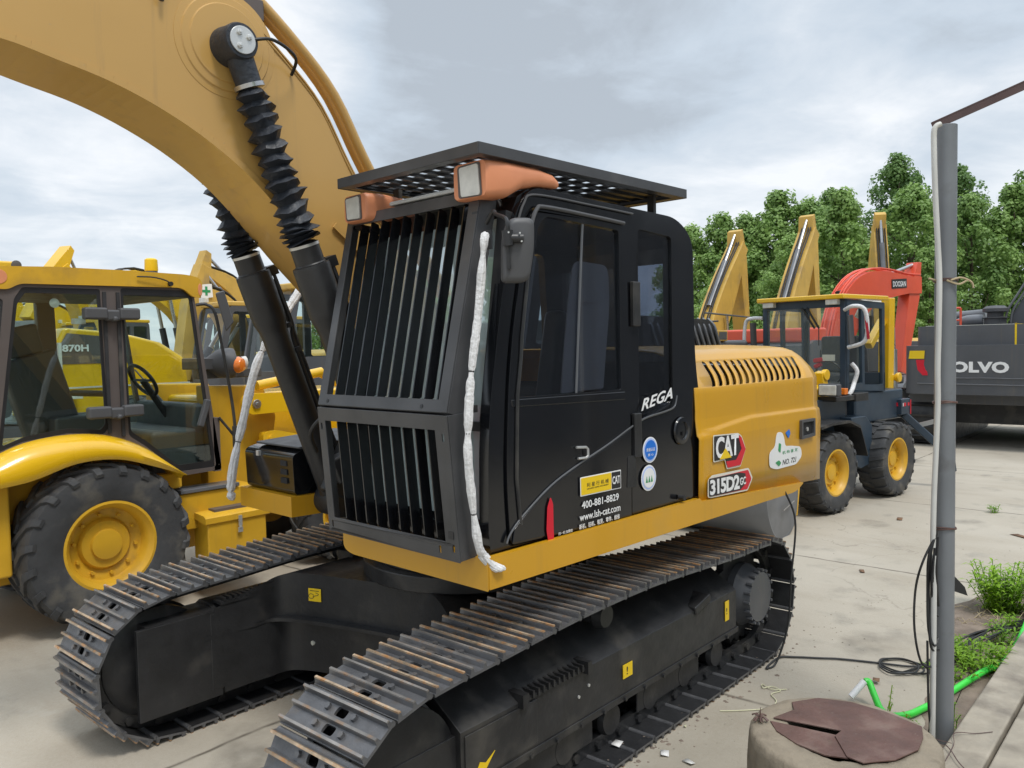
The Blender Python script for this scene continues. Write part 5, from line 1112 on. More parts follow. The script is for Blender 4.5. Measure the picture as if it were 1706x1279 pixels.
k = MB(); k.xf = wm(EB); k.box(.3, .55, 1.25, 1.256, 1.62, 1.70); k.build('sticker', 'wht', EB)
# wheel loader with 870H on its engine cover, seen through the cab glass
WLD = thing('wheel_loader', 'yellow wheel loader with grey 870H panel seen through the glass cab', 'loader', (-1.1, -8.2, 0))
pr_ = [(-.25, 1.5), (-.28, 1.985), (-.496, 2.392), (-.905, 2.355), (-1.339, 2.292), (-1.724, 2.193), (-2.05, 1.98), (-2.15, 1.3), (-.25, 1.2)]
k = MB(); k.plate((0, -7.52, 0), (1, 0, 0), (0, 0, 1), pr_, 1.3); EC = k.build('engine_cover', 'bhy', WLD, bev=.05)
k = MB(); k.plate((0, -7.514, 0), (1, 0, 0), (0, 0, 1), [(-.32, 1.98), (-.52, 2.32), (-.95, 2.28), (-1.3, 2.0), (-1.3, 1.93), (-.32, 1.93)], .003); k.build('grey_panel', 'brn', EC)
text('lettering', '870H', 'wht', EC, (-.455, -7.505, 2.085), (-1, 0, 0), (0, 0, 1), .315, .09, .003, fat=.03)
k = MB(); k.box(-2.1, -.3, -7.51, -7.505, 1.62, 1.64); k.box(-.33, -.28, -7.5, -7.45, 1.5, 2.45); k.box(-.43, -.39, -7.5, -7.45, 1.5, 2.2); k.box(-.60, -.25, -7.5, -7.3, 1.5, 1.53); k.build('ladder', 'pvc', WLD)
k = MB(); k.box(-2.1, 1.6, -9.1, -7.6, .7, 1.25); k.build('chassis', 'vgry', WLD, bev=.03)
for x in (-1.3, 1.4):
    for y, s in ((-7.35, 1), (-9.1, -1)): tyre('wheel', WLD, (x, y, .75), (0, s, 0), .75, .5, .36, 18)
k = MB(); co = rp([(.1, 1.3), (.1, 3.1), (1.4, 3.1), (1.6, 1.3)], .1); k.plate((0, -7.6, 0), (1, 0, 0), (0, 0, 1), co, .06, [rp([(.2, 1.9), (.2, 2.95), (1.3, 2.95), (1.4, 1.9)], .05)]); k.plate((0, -9.0, 0), (1, 0, 0), (0, 0, 1), co, .06, [rp([(.2, 1.9), (.2, 2.95), (1.3, 2.95), (1.4, 1.9)], .05)]); k.build('cab', 'vgry', WLD, bev=.02)
k = MB(); k.box(0, 1.5, -9.05, -7.5, 3.08, 3.18); k.build('roof', 'bhy', WLD, bev=.03)
k = MB(); k.beam((-2.1, -7.9, 1.0), (-3.4, -7.9, .7), .2, .3); k.beam((-2.1, -8.8, 1.0), (-3.4, -8.8, .7), .2, .3); k.build('loader_arm', 'bhy', WLD, bev=.02)
# a raised yellow boom tip far behind, above the glass cab's roof
FB = excavator('crawler_excavator', 'far yellow excavator whose boom tip just shows above the glass cab roof', (-6.8, -21.5, 0), R(20), boomp=((.3, 1.6), (.8, 3.3), (1.6, 4.5)), stick=((1.6, 4.6), (2.6, 3.0)), body='bhy', bw=.5)
# ================================================================ behind the main machine
LV = excavator('crawler_excavator', 'black excavator whose louvred engine hood shows just behind the black cab', (-3.85, -2.75, 0), R(0), boomp=None, body='mblk', cabm='blk', sc_=1.06, cab=True)
LVX = wm(LV)
k = MB(); k.xf = LVX; k.box(-3.3, -2.2, -1.2, 1.2, 1.7, 2.07); k.build('rear_hood', 'vgry', LV, bev=.05)
k = MB(); k.xf = LVX; k.plate((0, 1.32, 0), (1, 0, 0), (0, 0, 1), rp([(-2.18, 1.95), (-2.12, 2.18), (-1.95, 2.33), (-.4, 2.36), (-.4, 1.95)], [.02, .1, .1, .02, .02]), 2.5); HV = k.build('engine_hood', 'mblk', LV, bev=.03)
for i in range(12):
    x = -2.06+.135*i; k = MB(); k.xf = LVX; k.sweep(spl([(x-.13, 1.335, 1.98), (x-.02, 1.335, 2.16), (x+.0, 1.31, 2.26), (x+.03, 1.24, 2.345)], 4), .022, 6); k.build('louvre', 'gry2', HV)
k = MB(); k.xf = LVX; k.box(-2.62, -2.35, .95, 1.22, 2.06, 2.20); k.build('yellow_box', 'oldy', LV, bev=.01); k = MB(); k.xf = LVX; k.box(-2.59, -2.38, 1.219, 1.225, 2.08, 2.18); k.build('box_panel', 'gry', LV)
k = MB(); k.xf = LVX
for y_ in (1.2, .2): k.sweep([(-2.4, y_, 2.32), (-2.4, y_-.9, 2.32)], .012, 6)
k.sweep([(-2.0, 1.22, 2.42), (-4.0, .9, 2.40)], .012, 6); k.build('hand_rail', 'gry', LV)
BK = thing('excavator_bucket', 'grey steel bucket standing on the ground behind the near track', 'bucket', (-4.7, -.6, 0))
bp = spl([(-4.30, .72, 0), (-4.32, .35, 0), (-4.45, .10, 0), (-4.62, .0, 0), (-4.85, .02, 0), (-5.0, .16, 0), (-5.06, .5, 0), (-5.02, .75, 0)], 5)
k = MB(); k.plate((0, -.03, 0), (1, 0, 0), (0, 0, 1), [(p.x, p.y+.01) for p in bp]+[(-4.9, .86), (-4.5, .84)], .03); k.build('side_plate', 'gry2', BK, bev=.006)
k = MB(); k.plate((0, -1.25, 0), (1, 0, 0), (0, 0, 1), [(p.x, p.y+.01) for p in bp]+[(-4.9, .86), (-4.5, .84)], .03); k.build('side_plate', 'gry2', BK, bev=.006)
k = MB(); n_ = len(bp); k.add([(p.x, y, p.y+.01) for y in (-.03, -1.25) for p in bp], [(i, i+1, n_+i+1, n_+i) for i in range(n_-1)]); k.build('shell', 'gry2', BK, solid=.025)
k = MB(); k.beam((-4.62, .002, .30), (-4.9, .002, .36), .006, .01); k.build('wear_strip', 'chrome', BK)
k = MB(); k.plate((0, -.45, 0), (1, 0, 0), (0, 0, 1), rp([(-4.8, .7), (-4.55, .78), (-4.6, .96), (-4.8, .98)], .06), .05); k.plate((0, -.8, 0), (1, 0, 0), (0, 0, 1), rp([(-4.8, .7), (-4.55, .78), (-4.6, .96), (-4.8, .98)], .06), .05); k.build('hinge_ear', 'gry2', BK)
# ================================================================ small loader with backhoe, right of the hood
LD = thing('loader', 'small blue-black and yellow loader with glass cab facing the camera, right of the engine cover', 'loader', (-7.07, -.64, 0), math.atan2(-.149, .989))
LX = wm(LD)
def LM(): return MB(LX)
def ltyre(nm, c, s):
    b0 = len(COL.objects); T_ = tyre(nm, None, (0, 0, 0), (0, 1, 0), .48, .36, .265, 20, kind='bar', rimm='bhy2')
    return T_
for (x, y, s) in ((.78, .60, 1), (.78, -.60, -1), (-.78, .60, 1), (-.78, -.60, -1)):
    ax = LX.to_3x3() @ Vector((0, s, 0)); c = LX @ Vector((x, y, .485)); tyre('wheel', LD, c, ax, .485, .36, .265, 20, kind='bar', rimm='bhy2')
def lbox(nm, m, *a, bev=.01, par=LD): k = LM(); k.box(*a); return k.build(nm, m, par, bev=bev)
cs = rp([(.03, 1.42), (.05, 2.56), (-1.0, 2.53), (-1.02, 1.35)], .03)
hA = rp([(-.06, 1.48), (-.06, 2.46), (-.36, 2.46), (-.40, 1.48)], .02); hB = rp([(-.46, 1.46), (-.44, 2.46), (-.92, 2.45), (-.95, 1.44)], .02)
k = LM()
k.plate((0, .47, 0), (1, 0, 0), (0, 0, 1), cs, .04, [hA, hB]); k.plate((0, -.66, 0), (1, 0, 0), (0, 0, 1), cs, .04, [hA, hB]); k.box(.0, .045, -.70, -.64, 1.4, 2.56); k.box(.0, .045, .40, .47, 1.4, 2.56); k.box(.0, .045, -.64, .40, 2.46, 2.56); k.box(.0, .045, -.64, .40, 1.38, 1.44); k.box(-1.02, -.98, -.66, .47, 1.35, 1.6); k.box(-1.02, -.98, -.7, -.62, 1.4, 2.56)
LC_ = k.build('cab', 'navy', LD, bev=.008)
k = LM(); k.add([(.02, -.64, 1.44), (.02, .40, 1.44), (.02, .40, 2.46), (.02, -.64, 2.46)], [(0, 1, 2, 3)]); k.build('windshield', 'pale', LC_)
for y_ in (.445, -.68): k = LM(); k.add([(-.98, y_, 1.42), (0, y_, 1.42), (0, y_, 2.5), (-.98, y_, 2.5)], [(0, 1, 2, 3)]); k.build('side_window', 'glg', LC_)
k = LM(); k.box(-1.06, .14, -.74, .50, 2.56, 2.62); k.build('roof', 'bhy', LC_, bev=.015)
k = LM(); k.box(.03, .12, .24, .40, 2.49, 2.56); k.build('work_lamp', 'lens', LC_, bev=.01); k = LM(); k.box(.03, .12, -.66, -.50, 2.49, 2.56); k.build('work_lamp', 'lens', LC_, bev=.01)
k = LM(); k.beam((.05, -.05, 2.47), (.05, .12, 2.2), .02, .02); k.sweep([(.055, .12, 2.24), (.055, .12, 1.98)], .006, 6); k.beam((.05, -.12, 2.47), (.05, .06, 2.2), .02, .02); k.build('wiper', 'mblk', LC_)
k = LM(); rg = [Vector((-.14+.06*math.sin(a), .15+.17*math.cos(a), 1.63+.15*math.sin(a))) for a in [2*math.pi*i/20 for i in range(20)]]; k.sweep(rg, .014, 6, closed=True); k.cyl((-.14, .15, 1.63), (-.05, .15, 1.4), .02, 8); k.build('steering_wheel', 'mblk', LC_)
k = LM(); k.beam((-.05, -.0, 1.78), (-.05, .14, 1.80), .1, .06); k.beam((-.05, .1, 1.74), (-.05, .0, 1.70), .06, .06); k.build('red_cloth', 'redv', LC_, bev=.02)
k = LM(); k.box(-.02, -.01, .13, .30, 1.78, 1.86); k.build('paper_notice', 'ofw', LC_)
k = LM(); k.box(-.85, -.45, -.35, .2, 1.45, 1.6); k.box(-.95, -.82, -.35, .2, 1.6, 2.1); k.build('seat', 'gry', LC_, bev=.04)
k = LM(); k.box(-.25, -.02, -.5, .35, 1.0, 1.5); k.build('dashboard', 'gry', LC_, bev=.03)
lbox('front_frame', 'navy', .0, .85, -.5, .45, .75, 1.32); lbox('rear_frame', 'navy', -1.6, -.25, -.58, .45, .95, 1.36, bev=.03); lbox('lower_frame', 'navy', -1.4, .9, -.3, .3, .45, .95)
k = LM(); k.plate((0, .60, 0), (1, 0, 0), (0, 0, 1), [(.14, 1.08), (-.23, 1.08), (-.40, .95), (-.38, .47), (-.1, .42), (.12, .50)], .55); k.build('tank', 'navy', LD, bev=.012)
k = LM(); loft(k, [[(x, .40, z), (x, .80, z), (x, .80, z+.03), (x, .40, z+.03)] for x, z in ((1.2, 1.03), (.95, 1.06), (.55, 1.06), (.3, .98), (.12, .62))]); k.build('front_mudguard', 'mblk', LD)
k = LM(); k.box(.0, .55, .30, .62, 1.30, 1.36); k.box(-.22, .1, .5, .64, 1.28, 1.38); k.build('lamp_shelf', 'mblk', LD, bev=.008)
k = LM(); k.box(.52, .62, .42, .68, 1.37, 1.52); hl = k.build('head_lamp', 'gry', LD, bev=.02); k = LM(); k.box(.615, .63, .44, .66, 1.385, 1.505); k.build('lens', 'lens', hl, bev=.012); k = LM(); k.box(.18, .26, .48, .58, 1.37, 1.45); k.build('indicator', 'amber', hl, bev=.01)
k = LM(); k.box(.45, 1.2, -.5, .38, .95, 1.38); k.build('engine_cover', 'bhy', LD, bev=.06)
k = LM(); k.beam((.35, .33, 1.45), (1.9, .38, .6), .10, .22); k.beam((.35, -.48, 1.45), (1.9, -.48, .6), .10, .22); k.cyl((.42, .38, 1.62), (.42, .44, 1.62), .07, 14); k.beam((.36, .36, 1.2), (.46, .36, 1.66), .12, .12); k.build('loader_arm', 'bhy', LD, bev=.012)
k = LM(); k.add([(x, y, z) for y in (-.9, .8) for x, z in ((1.85, .95), (1.7, .5), (1.75, .15), (2.5, .06))], [(i, i+1, 5+i, 4+i) for i in range(3)]+[(0, 1, 2, 3), (4, 5, 6, 7)]); k.build('bucket', 'bhy2', LD, solid=.02)
k = LM(); k.box(-1.66, -1.4, -.62, .52, 1.0, 1.22); rb = k.build('rear_crossmember', 'navy', LD, bev=.015)
for y in (.28, .42):
    k = LM(); k.box(-1.395+.0, -1.39, y, y+.05, 1.12, 1.17); k.build('tail_lamp', 'redv', rb); 
k = LM(); k.box(-1.45, -1.44, .53, .535, 1.12, 1.17); k.box(-1.66, -1.64, .525, .53, 1.0, 1.2); k.build('tail_lamp', 'redv', rb)
for x0_, m_ in ((-1.52, 'redv'), (-1.47, 'wht'), (-1.62, 'redv')):
    k = LM(); k.box(x0_, x0_+.045, .521, .524, 1.12, 1.165); k.build('reflector', m_, rb)
k = LM(); k.beam((-1.6, .2, 1.15), (-1.6, .22, 2.62), .16, .16); k.beam((-1.72, .2, 1.2), (-1.75, .22, 1.75), .10, .12); k.beam((-1.5, .2, 2.3), (-1.1, .2, 1.95), .1, .1); k.cyl((-1.75, .24, 1.5), (-1.75, .34, 1.5), .07, 14); k.build('backhoe_boom', 'bhy', LD, bev=.015)
k = LM(); k.cyl((-1.74, .26, 1.3), (-1.72, .26, 1.9), .045, 12); k.cyl((-1.72, .26, 1.9), (-1.70, .26, 2.2), .025, 10); k.build('boom_cylinder', 'chrome', LD)
k = LM(); k.sweep(spl([(-1.5, .15, 2.55), (-1.2, .1, 2.5), (-1.1, .05, 2.35)], 4), .05, 8); k.build('white_boot', 'pvc', LD)
k = LM(); k.beam((-1.6, .45, 1.0), (-1.85, .95, .45), .12, .10); k.beam((-1.85, .95, .5), (-1.87, .98, .22), .1, .12); k.build('stabiliser', 'navy', LD, bev=.015); k = LM(); k.beam((-1.6, .42, .78), (-1.75, .85, .92), .06, .06); k.build('stabiliser_rod', 'chrome', LD)
# wrapped rails on both sides of its cab
for (nm, pts) in (('wrapped_mirror_arm', [(.06, .47, 2.42), (.10, .60, 2.46), (.06, .72, 2.42), (.02, .74, 2.2), (.02, .70, 2.02), (.04, .50, 1.95)]), ('wrapped_mirror_arm', [(.06, -.70, 2.36), (.08, -.85, 2.36), (.08, -.95, 2.30), (.08, -.96, 1.98), (.08, -.80, 1.92), (.06, -.7, 1.92)])):
    k = LM(); k.sweep(spl(pts, 5), .025, 8); k.build(nm, 'wrap', LD, sm=60)
k = LM(); k.sweep(spl([(-.05, .50, 1.75), (-.08, .56, 1.65), (-.06, .53, 1.5), (.05, .56, 1.42), (.1, .55, 1.36)], 4), .028, 8); k.build('wrapped_cable', 'wrap', LD, sm=60)
k = LM(); k.beam((.04, .73, 2.35), (.03, .76, 2.05), .03, .03); k.build('pink_ribbon', 'redc', LD)
k = LM(); k.beam((.1, .56, 2.35), (.06, .56, 2.0), .02, .12, (1, 0, 0)); k.beam((.1, -.82, 2.3), (.08, -.82, 1.95), .02, .12, (1, 0, 0)); k.build('mirror', 'gry', LD)
k = LM(); pass
# ================================================================ raised booms behind
BG = 'yellow excavators with raised booms in front of the trees'
H180 = R(180)
excavator('crawler_excavator', 'yellow excavator with raised boom, leftmost of those before the trees', (-17.65, -8.17, 0), H180, boomp=((.3, 1.6), (1.35, 3.15), (2.65, 5.0)), stick=((2.6, 4.95), (3.0, 1.9)), body='oldy', group=BG, cab=False, hk=1.3, bw=.52)
excavator('crawler_excavator', 'yellow excavator with raised boom, between the left yellow boom and the red one', (-19.0, -6.46, 0), H180, boomp=((.3, 1.6), (1.35, 3.35), (2.65, 5.4)), stick=((2.6, 5.35), (3.0, 2.1)), body='oldy', group=BG, cab=False, hk=1.3, bw=.52)
excavator('crawler_excavator', 'yellow excavator whose boom stands upright directly behind the red boom', (-24.85, -5.1, 0), R(212), boomp=((.3, 1.6), (.9, 4.2), (1.1, 5.9)), stick=((1.1, 5.8), (1.9, 3.6)), body='oldy', group=BG, cab=False, bw=.42)
RD = excavator('crawler_excavator', 'red excavator with arched boom lettered on its side, behind the small loader', (-14.7, -3.5, 0), R(166), boomp=((.4, 1.5), (.9, 2.6), (1.9, 3.25), (3.9, 3.35)), stick=((3.75, 3.4), (3.15, 1.2)), body='vgry', boomm='red', cabm='vgry', bw=.34, hk=1.35, cab=False, cyl='mblk')
k = MB(); k.xf = wm(RD)
k.beam((2.55, -.278, 3.34), (3.20, -.278, 3.38), .006, .22); PLT = k.build('name_plate', 'dkv', RD)
text('lettering', 'DOOSAN', 'wht', PLT, wm(RD) @ Vector((2.59, -.284, 3.275)), wm(RD).to_3x3() @ Vector((1, 0, .04)), (0, 0, 1), .56, .13, .004, fat=.008)
k = MB(); k.xf = wm(RD); k.box(-1.9, -1.2, -1.1, 1.1, 2.0, 2.30); k.build('tank', 'red', RD, bev=.05)
# ================================================================ dark grey excavator, tail toward the camera
VX0 = -13.0
VO = thing('crawler_excavator', 'charcoal excavator with large white lettering on its counterweight, at the right edge', 'excavator', (-15.6, .25, 0))
pl_ = [(-13.25, -1.23), (-13.05, -1.12), (VX0, -.85), (VX0-.0, 1.35), (-13.05, 1.6), (-13.3, 1.75), (-14.6, 1.75), (-14.6, -1.23)]
k = MB(); k.plate((0, 0, 1.0), (1, 0, 0), (0, 1, 0), rp(pl_, .12), .90); cwt = k.build('counterweight', 'vgry', VO, bev=.035, seg=3)
k = MB(); k.plate((0, 0, 1.9), (1, 0, 0), (0, 1, 0), rp([(-13.5, -1.05), (-13.18, -1.0), (-13.12, -.8), (-13.12, 1.5), (-14.6, 1.6), (-14.6, -1.05)], .1), .36); k.build('engine_hood', 'vgry', VO, bev=.08, seg=4)
k = MB(); k.plate((0, 0, .8), (1, 0, 0), (0, 1, 0), [(-13.4, -1.2), (-13.4, 1.7), (-17.6, 1.7), (-17.6, -1.2)], .35); k.build('upper_frame', 'vgry', VO, bev=.02)
k = MB(); k.sweep(spl([(VX0+.004, -.45, 1.62), (VX0+.004, -.42, 1.38), (VX0+.004, -.33, 1.31), (VX0+.004, .2, 1.31), (VX0+.004, .72, 1.305), (VX0+.004, .82, 1.36), (VX0+.004, .86, 1.6)], 5), .010, 6)
k.sweep([(VX0+.004, -.95, 1.20), (VX0+.004, 1.5, 1.18)], .010, 6); k.build('crease', 'gry2', cwt)
text('lettering', 'VOLVO', 'wht', cwt, (VX0+.002, -.60, 1.41), (0, 1, -.008), (0, 0, 1), 1.14, .20, .004, fat=.05, spacing=1.05)
k = MB(); k.plate((-13.045, -1.115, 1.66), Vector((.2, .98, 0)).normalized(), (0, 0, 1), [(.02, .15), (.30, .15), (.29, .0), (.0, .0)], .004); k.build('yellow_sticker', 'yv', cwt)
k = MB(); k.plate((-13.02, -1.0, 1.35), Vector((.1, .99, 0)).normalized(), (0, 0, 1), [(.02, .29), (.17, .29), (.16, .20), (.19, .10), (.22, .07), (.23, -.0), (.14, .0), (.05, .10)], .005); k.build('red_reflector', 'redv', cwt)
k = MB(); k.box(VX0-.13, VX0-.115, .60, .63, 1.88, 2.28); k.box(-13.8, VX0-.115, .60, .63, 2.262, 2.27); k.build('yellow_strap', 'yv', VO)
k = MB(); k.box(-13.75, -13.735, -1.0, .6, 2.262, 2.275); k.build('hood_strip', 'ofw', VO)
for s, y in ((-1, -.95), (1, 1.45)):
    k = MB(); path = rp([(-17.7, .0), (-13.3, .0), (-13.3, .95), (-17.7, .95)], .45, 6); k.plate((0, y+.3, 0), (1, 0, 0), (0, 0, 1), path, .6)
    for i in range(8):
        a = R(-80+160*i/7); k.obb((-13.75+.47*math.cos(a), y, .475+.475*math.sin(a)), (.02*math.sin(a), 0, .02*math.cos(a)), (0, .30, 0), (.03*math.cos(a), 0, .03*math.sin(a)))
    k.build('track', 'mblk', VO, sm=30)
k = MB(); k.box(-17, -14, -.6, 1.1, .4, .85); k.build('carbody', 'mblk', VO)
k = MB(); k.lathe((-14.6, .02, 2.26), (0, 0, 1), [(.19, 0), (.19, .14), (.24, .15), (.14, .17), (.14, .25), (.22, .27), (.22, .33), (.15, .38), (.001, .39)], 28); k.build('air_cleaner', 'gry', VO)
k = MB(); k.sweep(spl([(-14.6, -.18, 2.38), (-14.6, -.5, 2.36), (-14.6, -.75, 2.2), (-14.6, -1.0, 1.95)], 5), .11, 12); k.sweep([(-14.9, -.2, 2.5), (-14.9, -1.0, 2.45)], .10, 12); k.build('intake_pipe', 'gry2', VO, sm=60)
k = MB()
for y in (-.86, -.70, -.54): k.sweep([(-14.4, y, 2.2), (-14.4, y, 2.62)], .022, 8)
k.sweep([(-14.4, -.86, 2.62), (-14.4, -.54, 2.62)], .022, 8); k.sweep([(-14.4, -.86, 2.38), (-14.4, -.54, 2.38)], .018, 8); k.build('guard_rail', 'red', VO)
k = MB(); k.plate((0, .72, 0), (0, 1, 0), (0, 0, 1), [(0, 0)], 0) if 0 else None
k.add([(-14.8, y, z) for y, z in ((.16, 2.25), (1.2, 2.25), (1.5, 4.5), (.78, 3.4), (.45, 2.8))]+[(-15.6, y, z) for y, z in ((.16, 2.25), (1.2, 2.25), (1.5, 4.5), (.78, 3.4), (.45, 2.8))], [(0, 1, 2, 3, 4), (9, 8, 7, 6, 5), (0, 5, 6, 1), (1, 6, 7, 2), (2, 7, 8, 3), (3, 8, 9, 4), (4, 9, 5, 0)]); k.build('boom', 'vgry', VO, bev=.01)
k = MB()
for d in (0, .09): k.sweep(spl([(-14.76, .16+d, 2.3), (-14.76, .20+d, 2.55), (-14.76, .42+d, 2.95), (-14.76, .72+d, 3.5), (-14.76, 1.2+d, 4.3)], 4), .022, 6)
k.build('steel_pipe', 'gry2', VO)
k = MB(); k.sweep(spl([(-13.0, -1.6, .72), (-13.1, -1.35, .85), (-13.1, -1.0, 1.0), (-13.1, -.8, 1.03), (-13.15, -.4, .92)], 6), [.02]*4+[.06]*6+[.10]*8+[.10]*7, 10) if 0 else None
# ================================================================ trees
def make_tree(nm, seed, Ht, Rc, lm='leaf', nclump=165, per=105):
    random.seed(seed); T = bpy.data.objects.new(nm, None); COL.objects.link(T)
    k = MB(); k.sweep(spl([(0, 0, 0), (.05, .02, Ht*.3), (-.04, .05, Ht*.6), (.02, 0, Ht*.93)], 5), [.17-.15*i/15 for i in range(16)], 8)
    for i in range(9):
        z = Ht*(.2+.07*i); a = i*2.4; L_ = Rc*(.9-.06*i); k.sweep(spl([(0, 0, z), (math.cos(a)*L_*.5, math.sin(a)*L_*.5, z+L_*.35), (math.cos(a)*L_, math.sin(a)*L_, z+L_*.9)], 3), [.055-.006*j for j in range(7)], 5)
    k.build('trunk', 'bark', T, local=True, sm=60)
    vs, fs = [], []
    for c in range(nclump):
        f = (c+random.random())/nclump; z = Ht*(.06+.91*f**.9)
        env = Rc*(min(1, .55+1.6*f) if f < .3 else (1-((f-.3)/.7)**1.7)**.75+.02)
        a = random.random()*6.283; rad = env*(random.random()**.45)*random.uniform(.75, 1.12); z += random.uniform(-.25, .35)
        cx, cy = rad*math.cos(a), rad*math.sin(a); cr = random.uniform(.32, .62)*(1-.35*f)*Rc/2.1
        for i in range(per):
            d = Vector((random.gauss(0, 1), random.gauss(0, 1), random.gauss(.25, 1))).normalized(); q = Vector((cx, cy, z))+d*cr*random.uniform(.55, 1.08)
            n = (d+Vector((random.uniform(-.7, .7), random.uniform(-.7, .7), random.uniform(-.2, .9)))).normalized(); u = n.orthogonal().normalized(); u = (Matrix.Rotation(random.random()*6.28, 3, n) @ u); w = n.cross(u); s = random.uniform(.055, .105)
            o = len(vs); vs += [q-u*s, q-w*s*.75, q+u*s*1.1, q+w*s*.75]; fs.append((o, o+1, o+2, o+3))
    k = MB(); k.v = vs; k.f = fs; k.m = [0]*len(fs); me_o = k.build('crown', lm, T, local=True, sm=0)
    return T
protos = [make_tree('tree', 1, 9.5, 2.5), make_tree('tree', 2, 10.5, 2.9, 'leaf2'), make_tree('tree', 3, 8.5, 2.2, 'leaf')]
TG = 'broadleaf trees lined up behind the yard'
TL = [  # proto, x, y, scale, label
 (1, -42.5, -9.8, 1.10, 'tallest dark green tree, rounded top, left of the grey pole'),
 (0, -31.0, -15.7, .80, 'slim green tree nearest the rear edge of the black cab'),
 (2, -31.5, -14.3, .92, 'pointed light green tree above the leftmost raised yellow boom'),
 (0, -32.5, -13.5, .84, 'green tree between the two pointed trees left of the raised booms'),
 (2, -33.0, -12.2, 1.03, 'narrow pointed tree left of the middle raised yellow boom'),
 (0, -33.5, -11.0, .90, 'rounded green tree whose crown rises behind the middle raised boom'),
 (1, -38.0, -11.6, .90, 'dark tree in the gap right of the middle raised boom'),
 (2, -30.0, -8.3, .93, 'bushy light green tree behind the red boom arch'),
 (0, -31.5, -6.2, .86, 'light green tree right of the upright yellow boom'),
 (1, -44.0, -7.3, 1.03, 'dark green tree just right of the grey pole, behind its neighbours'),
 (0, -33.5, -4.4, .82, 'green tree above the red guard rail, right of the pole'),
 (2, -35.0, -3.2, .95, 'light green tree at the right, above the round air cleaner'),
 (1, -38.0, -2.3, .98, 'dark tree at the right edge, behind the grey boom'),
 (0, -36.0, -1.0, 1.00, 'tree cut by the right edge of the view, tall'),
 (1, -43.5, -13.0, .95, 'dark green tree peeping over the row between the raised booms'),
 (2, -29.0, -13.0, .62, 'low light green tree behind the leftmost raised boom'),
 (0, -28.0, -9.6, .66, 'low green tree between the middle boom and the red boom'),
 (2, -29.5, -4.9, .62, 'low bush-like light tree right beside the pole, above the charcoal machine'),
]
seen = set()
for i, (p, x, y, s, lab) in enumerate(TL):
    src = protos[p]; o = src if p not in seen else copy_tree(src); seen.add(p)
    o.location = (x, y, 0); o.scale = (s, s, s); o.rotation_euler = (0, 0, i*1.7); tag(o, lab, 'tree', TG)
TFAR = [(2, -34, -47, .80, 'far tree top over the glass cab roof, right of the beacon'), (0, -29, -50, .74, 'small far tree top left of the boom with the green cross'), (1, -35, -42, .80, 'far tree behind the far boom cylinder'), (0, -37, -40, .86, 'far light green tree between the two boom cylinders'), (1, -40, -37, .8, 'far dark tree seen through the gap under the boom'), (2, -31, -45, .72, 'far tree behind the boom with the green cross')]
for i, (p, x, y, s, lab) in enumerate(TFAR):
    o = copy_tree(protos[p]); o.location = (x, y, 0); o.scale = (s, s, s); o.rotation_euler = (0, 0, i*2.1); tag(o, lab, 'tree', 'far trees on the left')
k = MB(); k.box(-66, -62, -68, -64, 0, 9.2); k.box(-64.5, -63, -67, -65.5, 9.2, 10.6); FBL = tag(k.build('building', 'bldg'), 'pale far building peeping over the trees beside the far boom cylinder', 'building')
excavator('crawler_excavator', 'yellow excavator in the second row, seen just right of the glass cab roof', (-8.2, -17.6, 0), R(8), boomp=((.3, 1.6), (1.3, 3.2), (2.6, 3.9), (3.6, 3.5)), stick=((3.5, 3.55), (3.0, 1.8)), body='bhy', cabm='gry', bw=.4, hk=.8)
excavator('crawler_excavator', 'yellow excavator in the rear row behind the near boom cylinder', (-10.2, -18.0, 0), R(5), boomp=((.3, 1.6), (1.2, 3.6), (2.4, 4.3)), stick=((2.4, 4.3), (2.9, 2.2)), body='oldy', cabm='vgry', bw=.4, hk=.8)
excavator('crawler_excavator', 'small far yellow excavator seen through the glass cab', (-7.6, -24.0, 0), R(-10), boomp=((.3, 1.6), (1.3, 3.2), (2.4, 3.4)), stick=((2.4, 3.4), (2.2, 1.8)), body='bhy', cabm='gry', bw=.4)
# ================================================================ pole, ring, hoses and clutter on the right
PL = thing('steel_pole', 'grey steel pole standing beside the concrete ring, with a dark angle arm on top', 'pole', (-1.017, 2.35, 0))
px_, py_ = -1.024, 2.358
k = MB(); k.cyl((px_, py_, -.02), (px_, py_, 3.095), .049, 28); k.build('post', 'pole', PL, bev=.003)
ad = Vector((-.18, .983, .02)).normalized()
k = MB(); p0 = Vector((px_, py_, 3.115))-ad*.062; p1 = p0+Vector((-.10, .70, .235)); k.beam(p0, p1, .045, .006); k.beam(p0+Vector((.018, .004, -.018)), p1+Vector((.018, .004, -.018)), .006, .04); k.beam(p1, p1+Vector((-.08, .6, .0)), .045, .04); k.build('angle_arm', 'iron', PL)
rt_ = Vector((.661, -.75, 0))      # toward the left as seen from the camera
k = MB()
for z in (2.335, 1.732, 1.10):
    k = MB()
    for t in range(2): k.sweep([Vector((px_, py_, z+.006*t))+Vector((math.cos(a)*.054, math.sin(a)*.054, .004*math.sin(a*2+t))) for a in [2*math.pi*i/18 for i in range(18)]], .0035, 5, closed=True)
    k.build('wire_tie', 'rustp', PL)
k = MB(); q = Vector((px_, py_, 2.335))+Vector((.06, .02, 0))
k.sweep(spl([q+rt_*.05, q+rt_*.09+Vector((0, 0, .01))], 3), .005, 5); k.sweep(spl([q-rt_*.02, q-rt_*.07+Vector((0, 0, .012)), q-rt_*.12+Vector((0, 0, -.01)), q-rt_*.13+Vector((0, 0, -.04))], 4), .005, 5); k.sweep(spl([q, q-rt_*.06-Vector((0, 0, .02)), q-rt_*.10-Vector((0, 0, .0))], 4), .005, 5); k.build('rope_end', 'straw', PL)
def R3(d, z, back=.0): v = Vector((px_, py_, z))+rt_*d+Vector((.05, .05, 0))*(1-back*20); return v
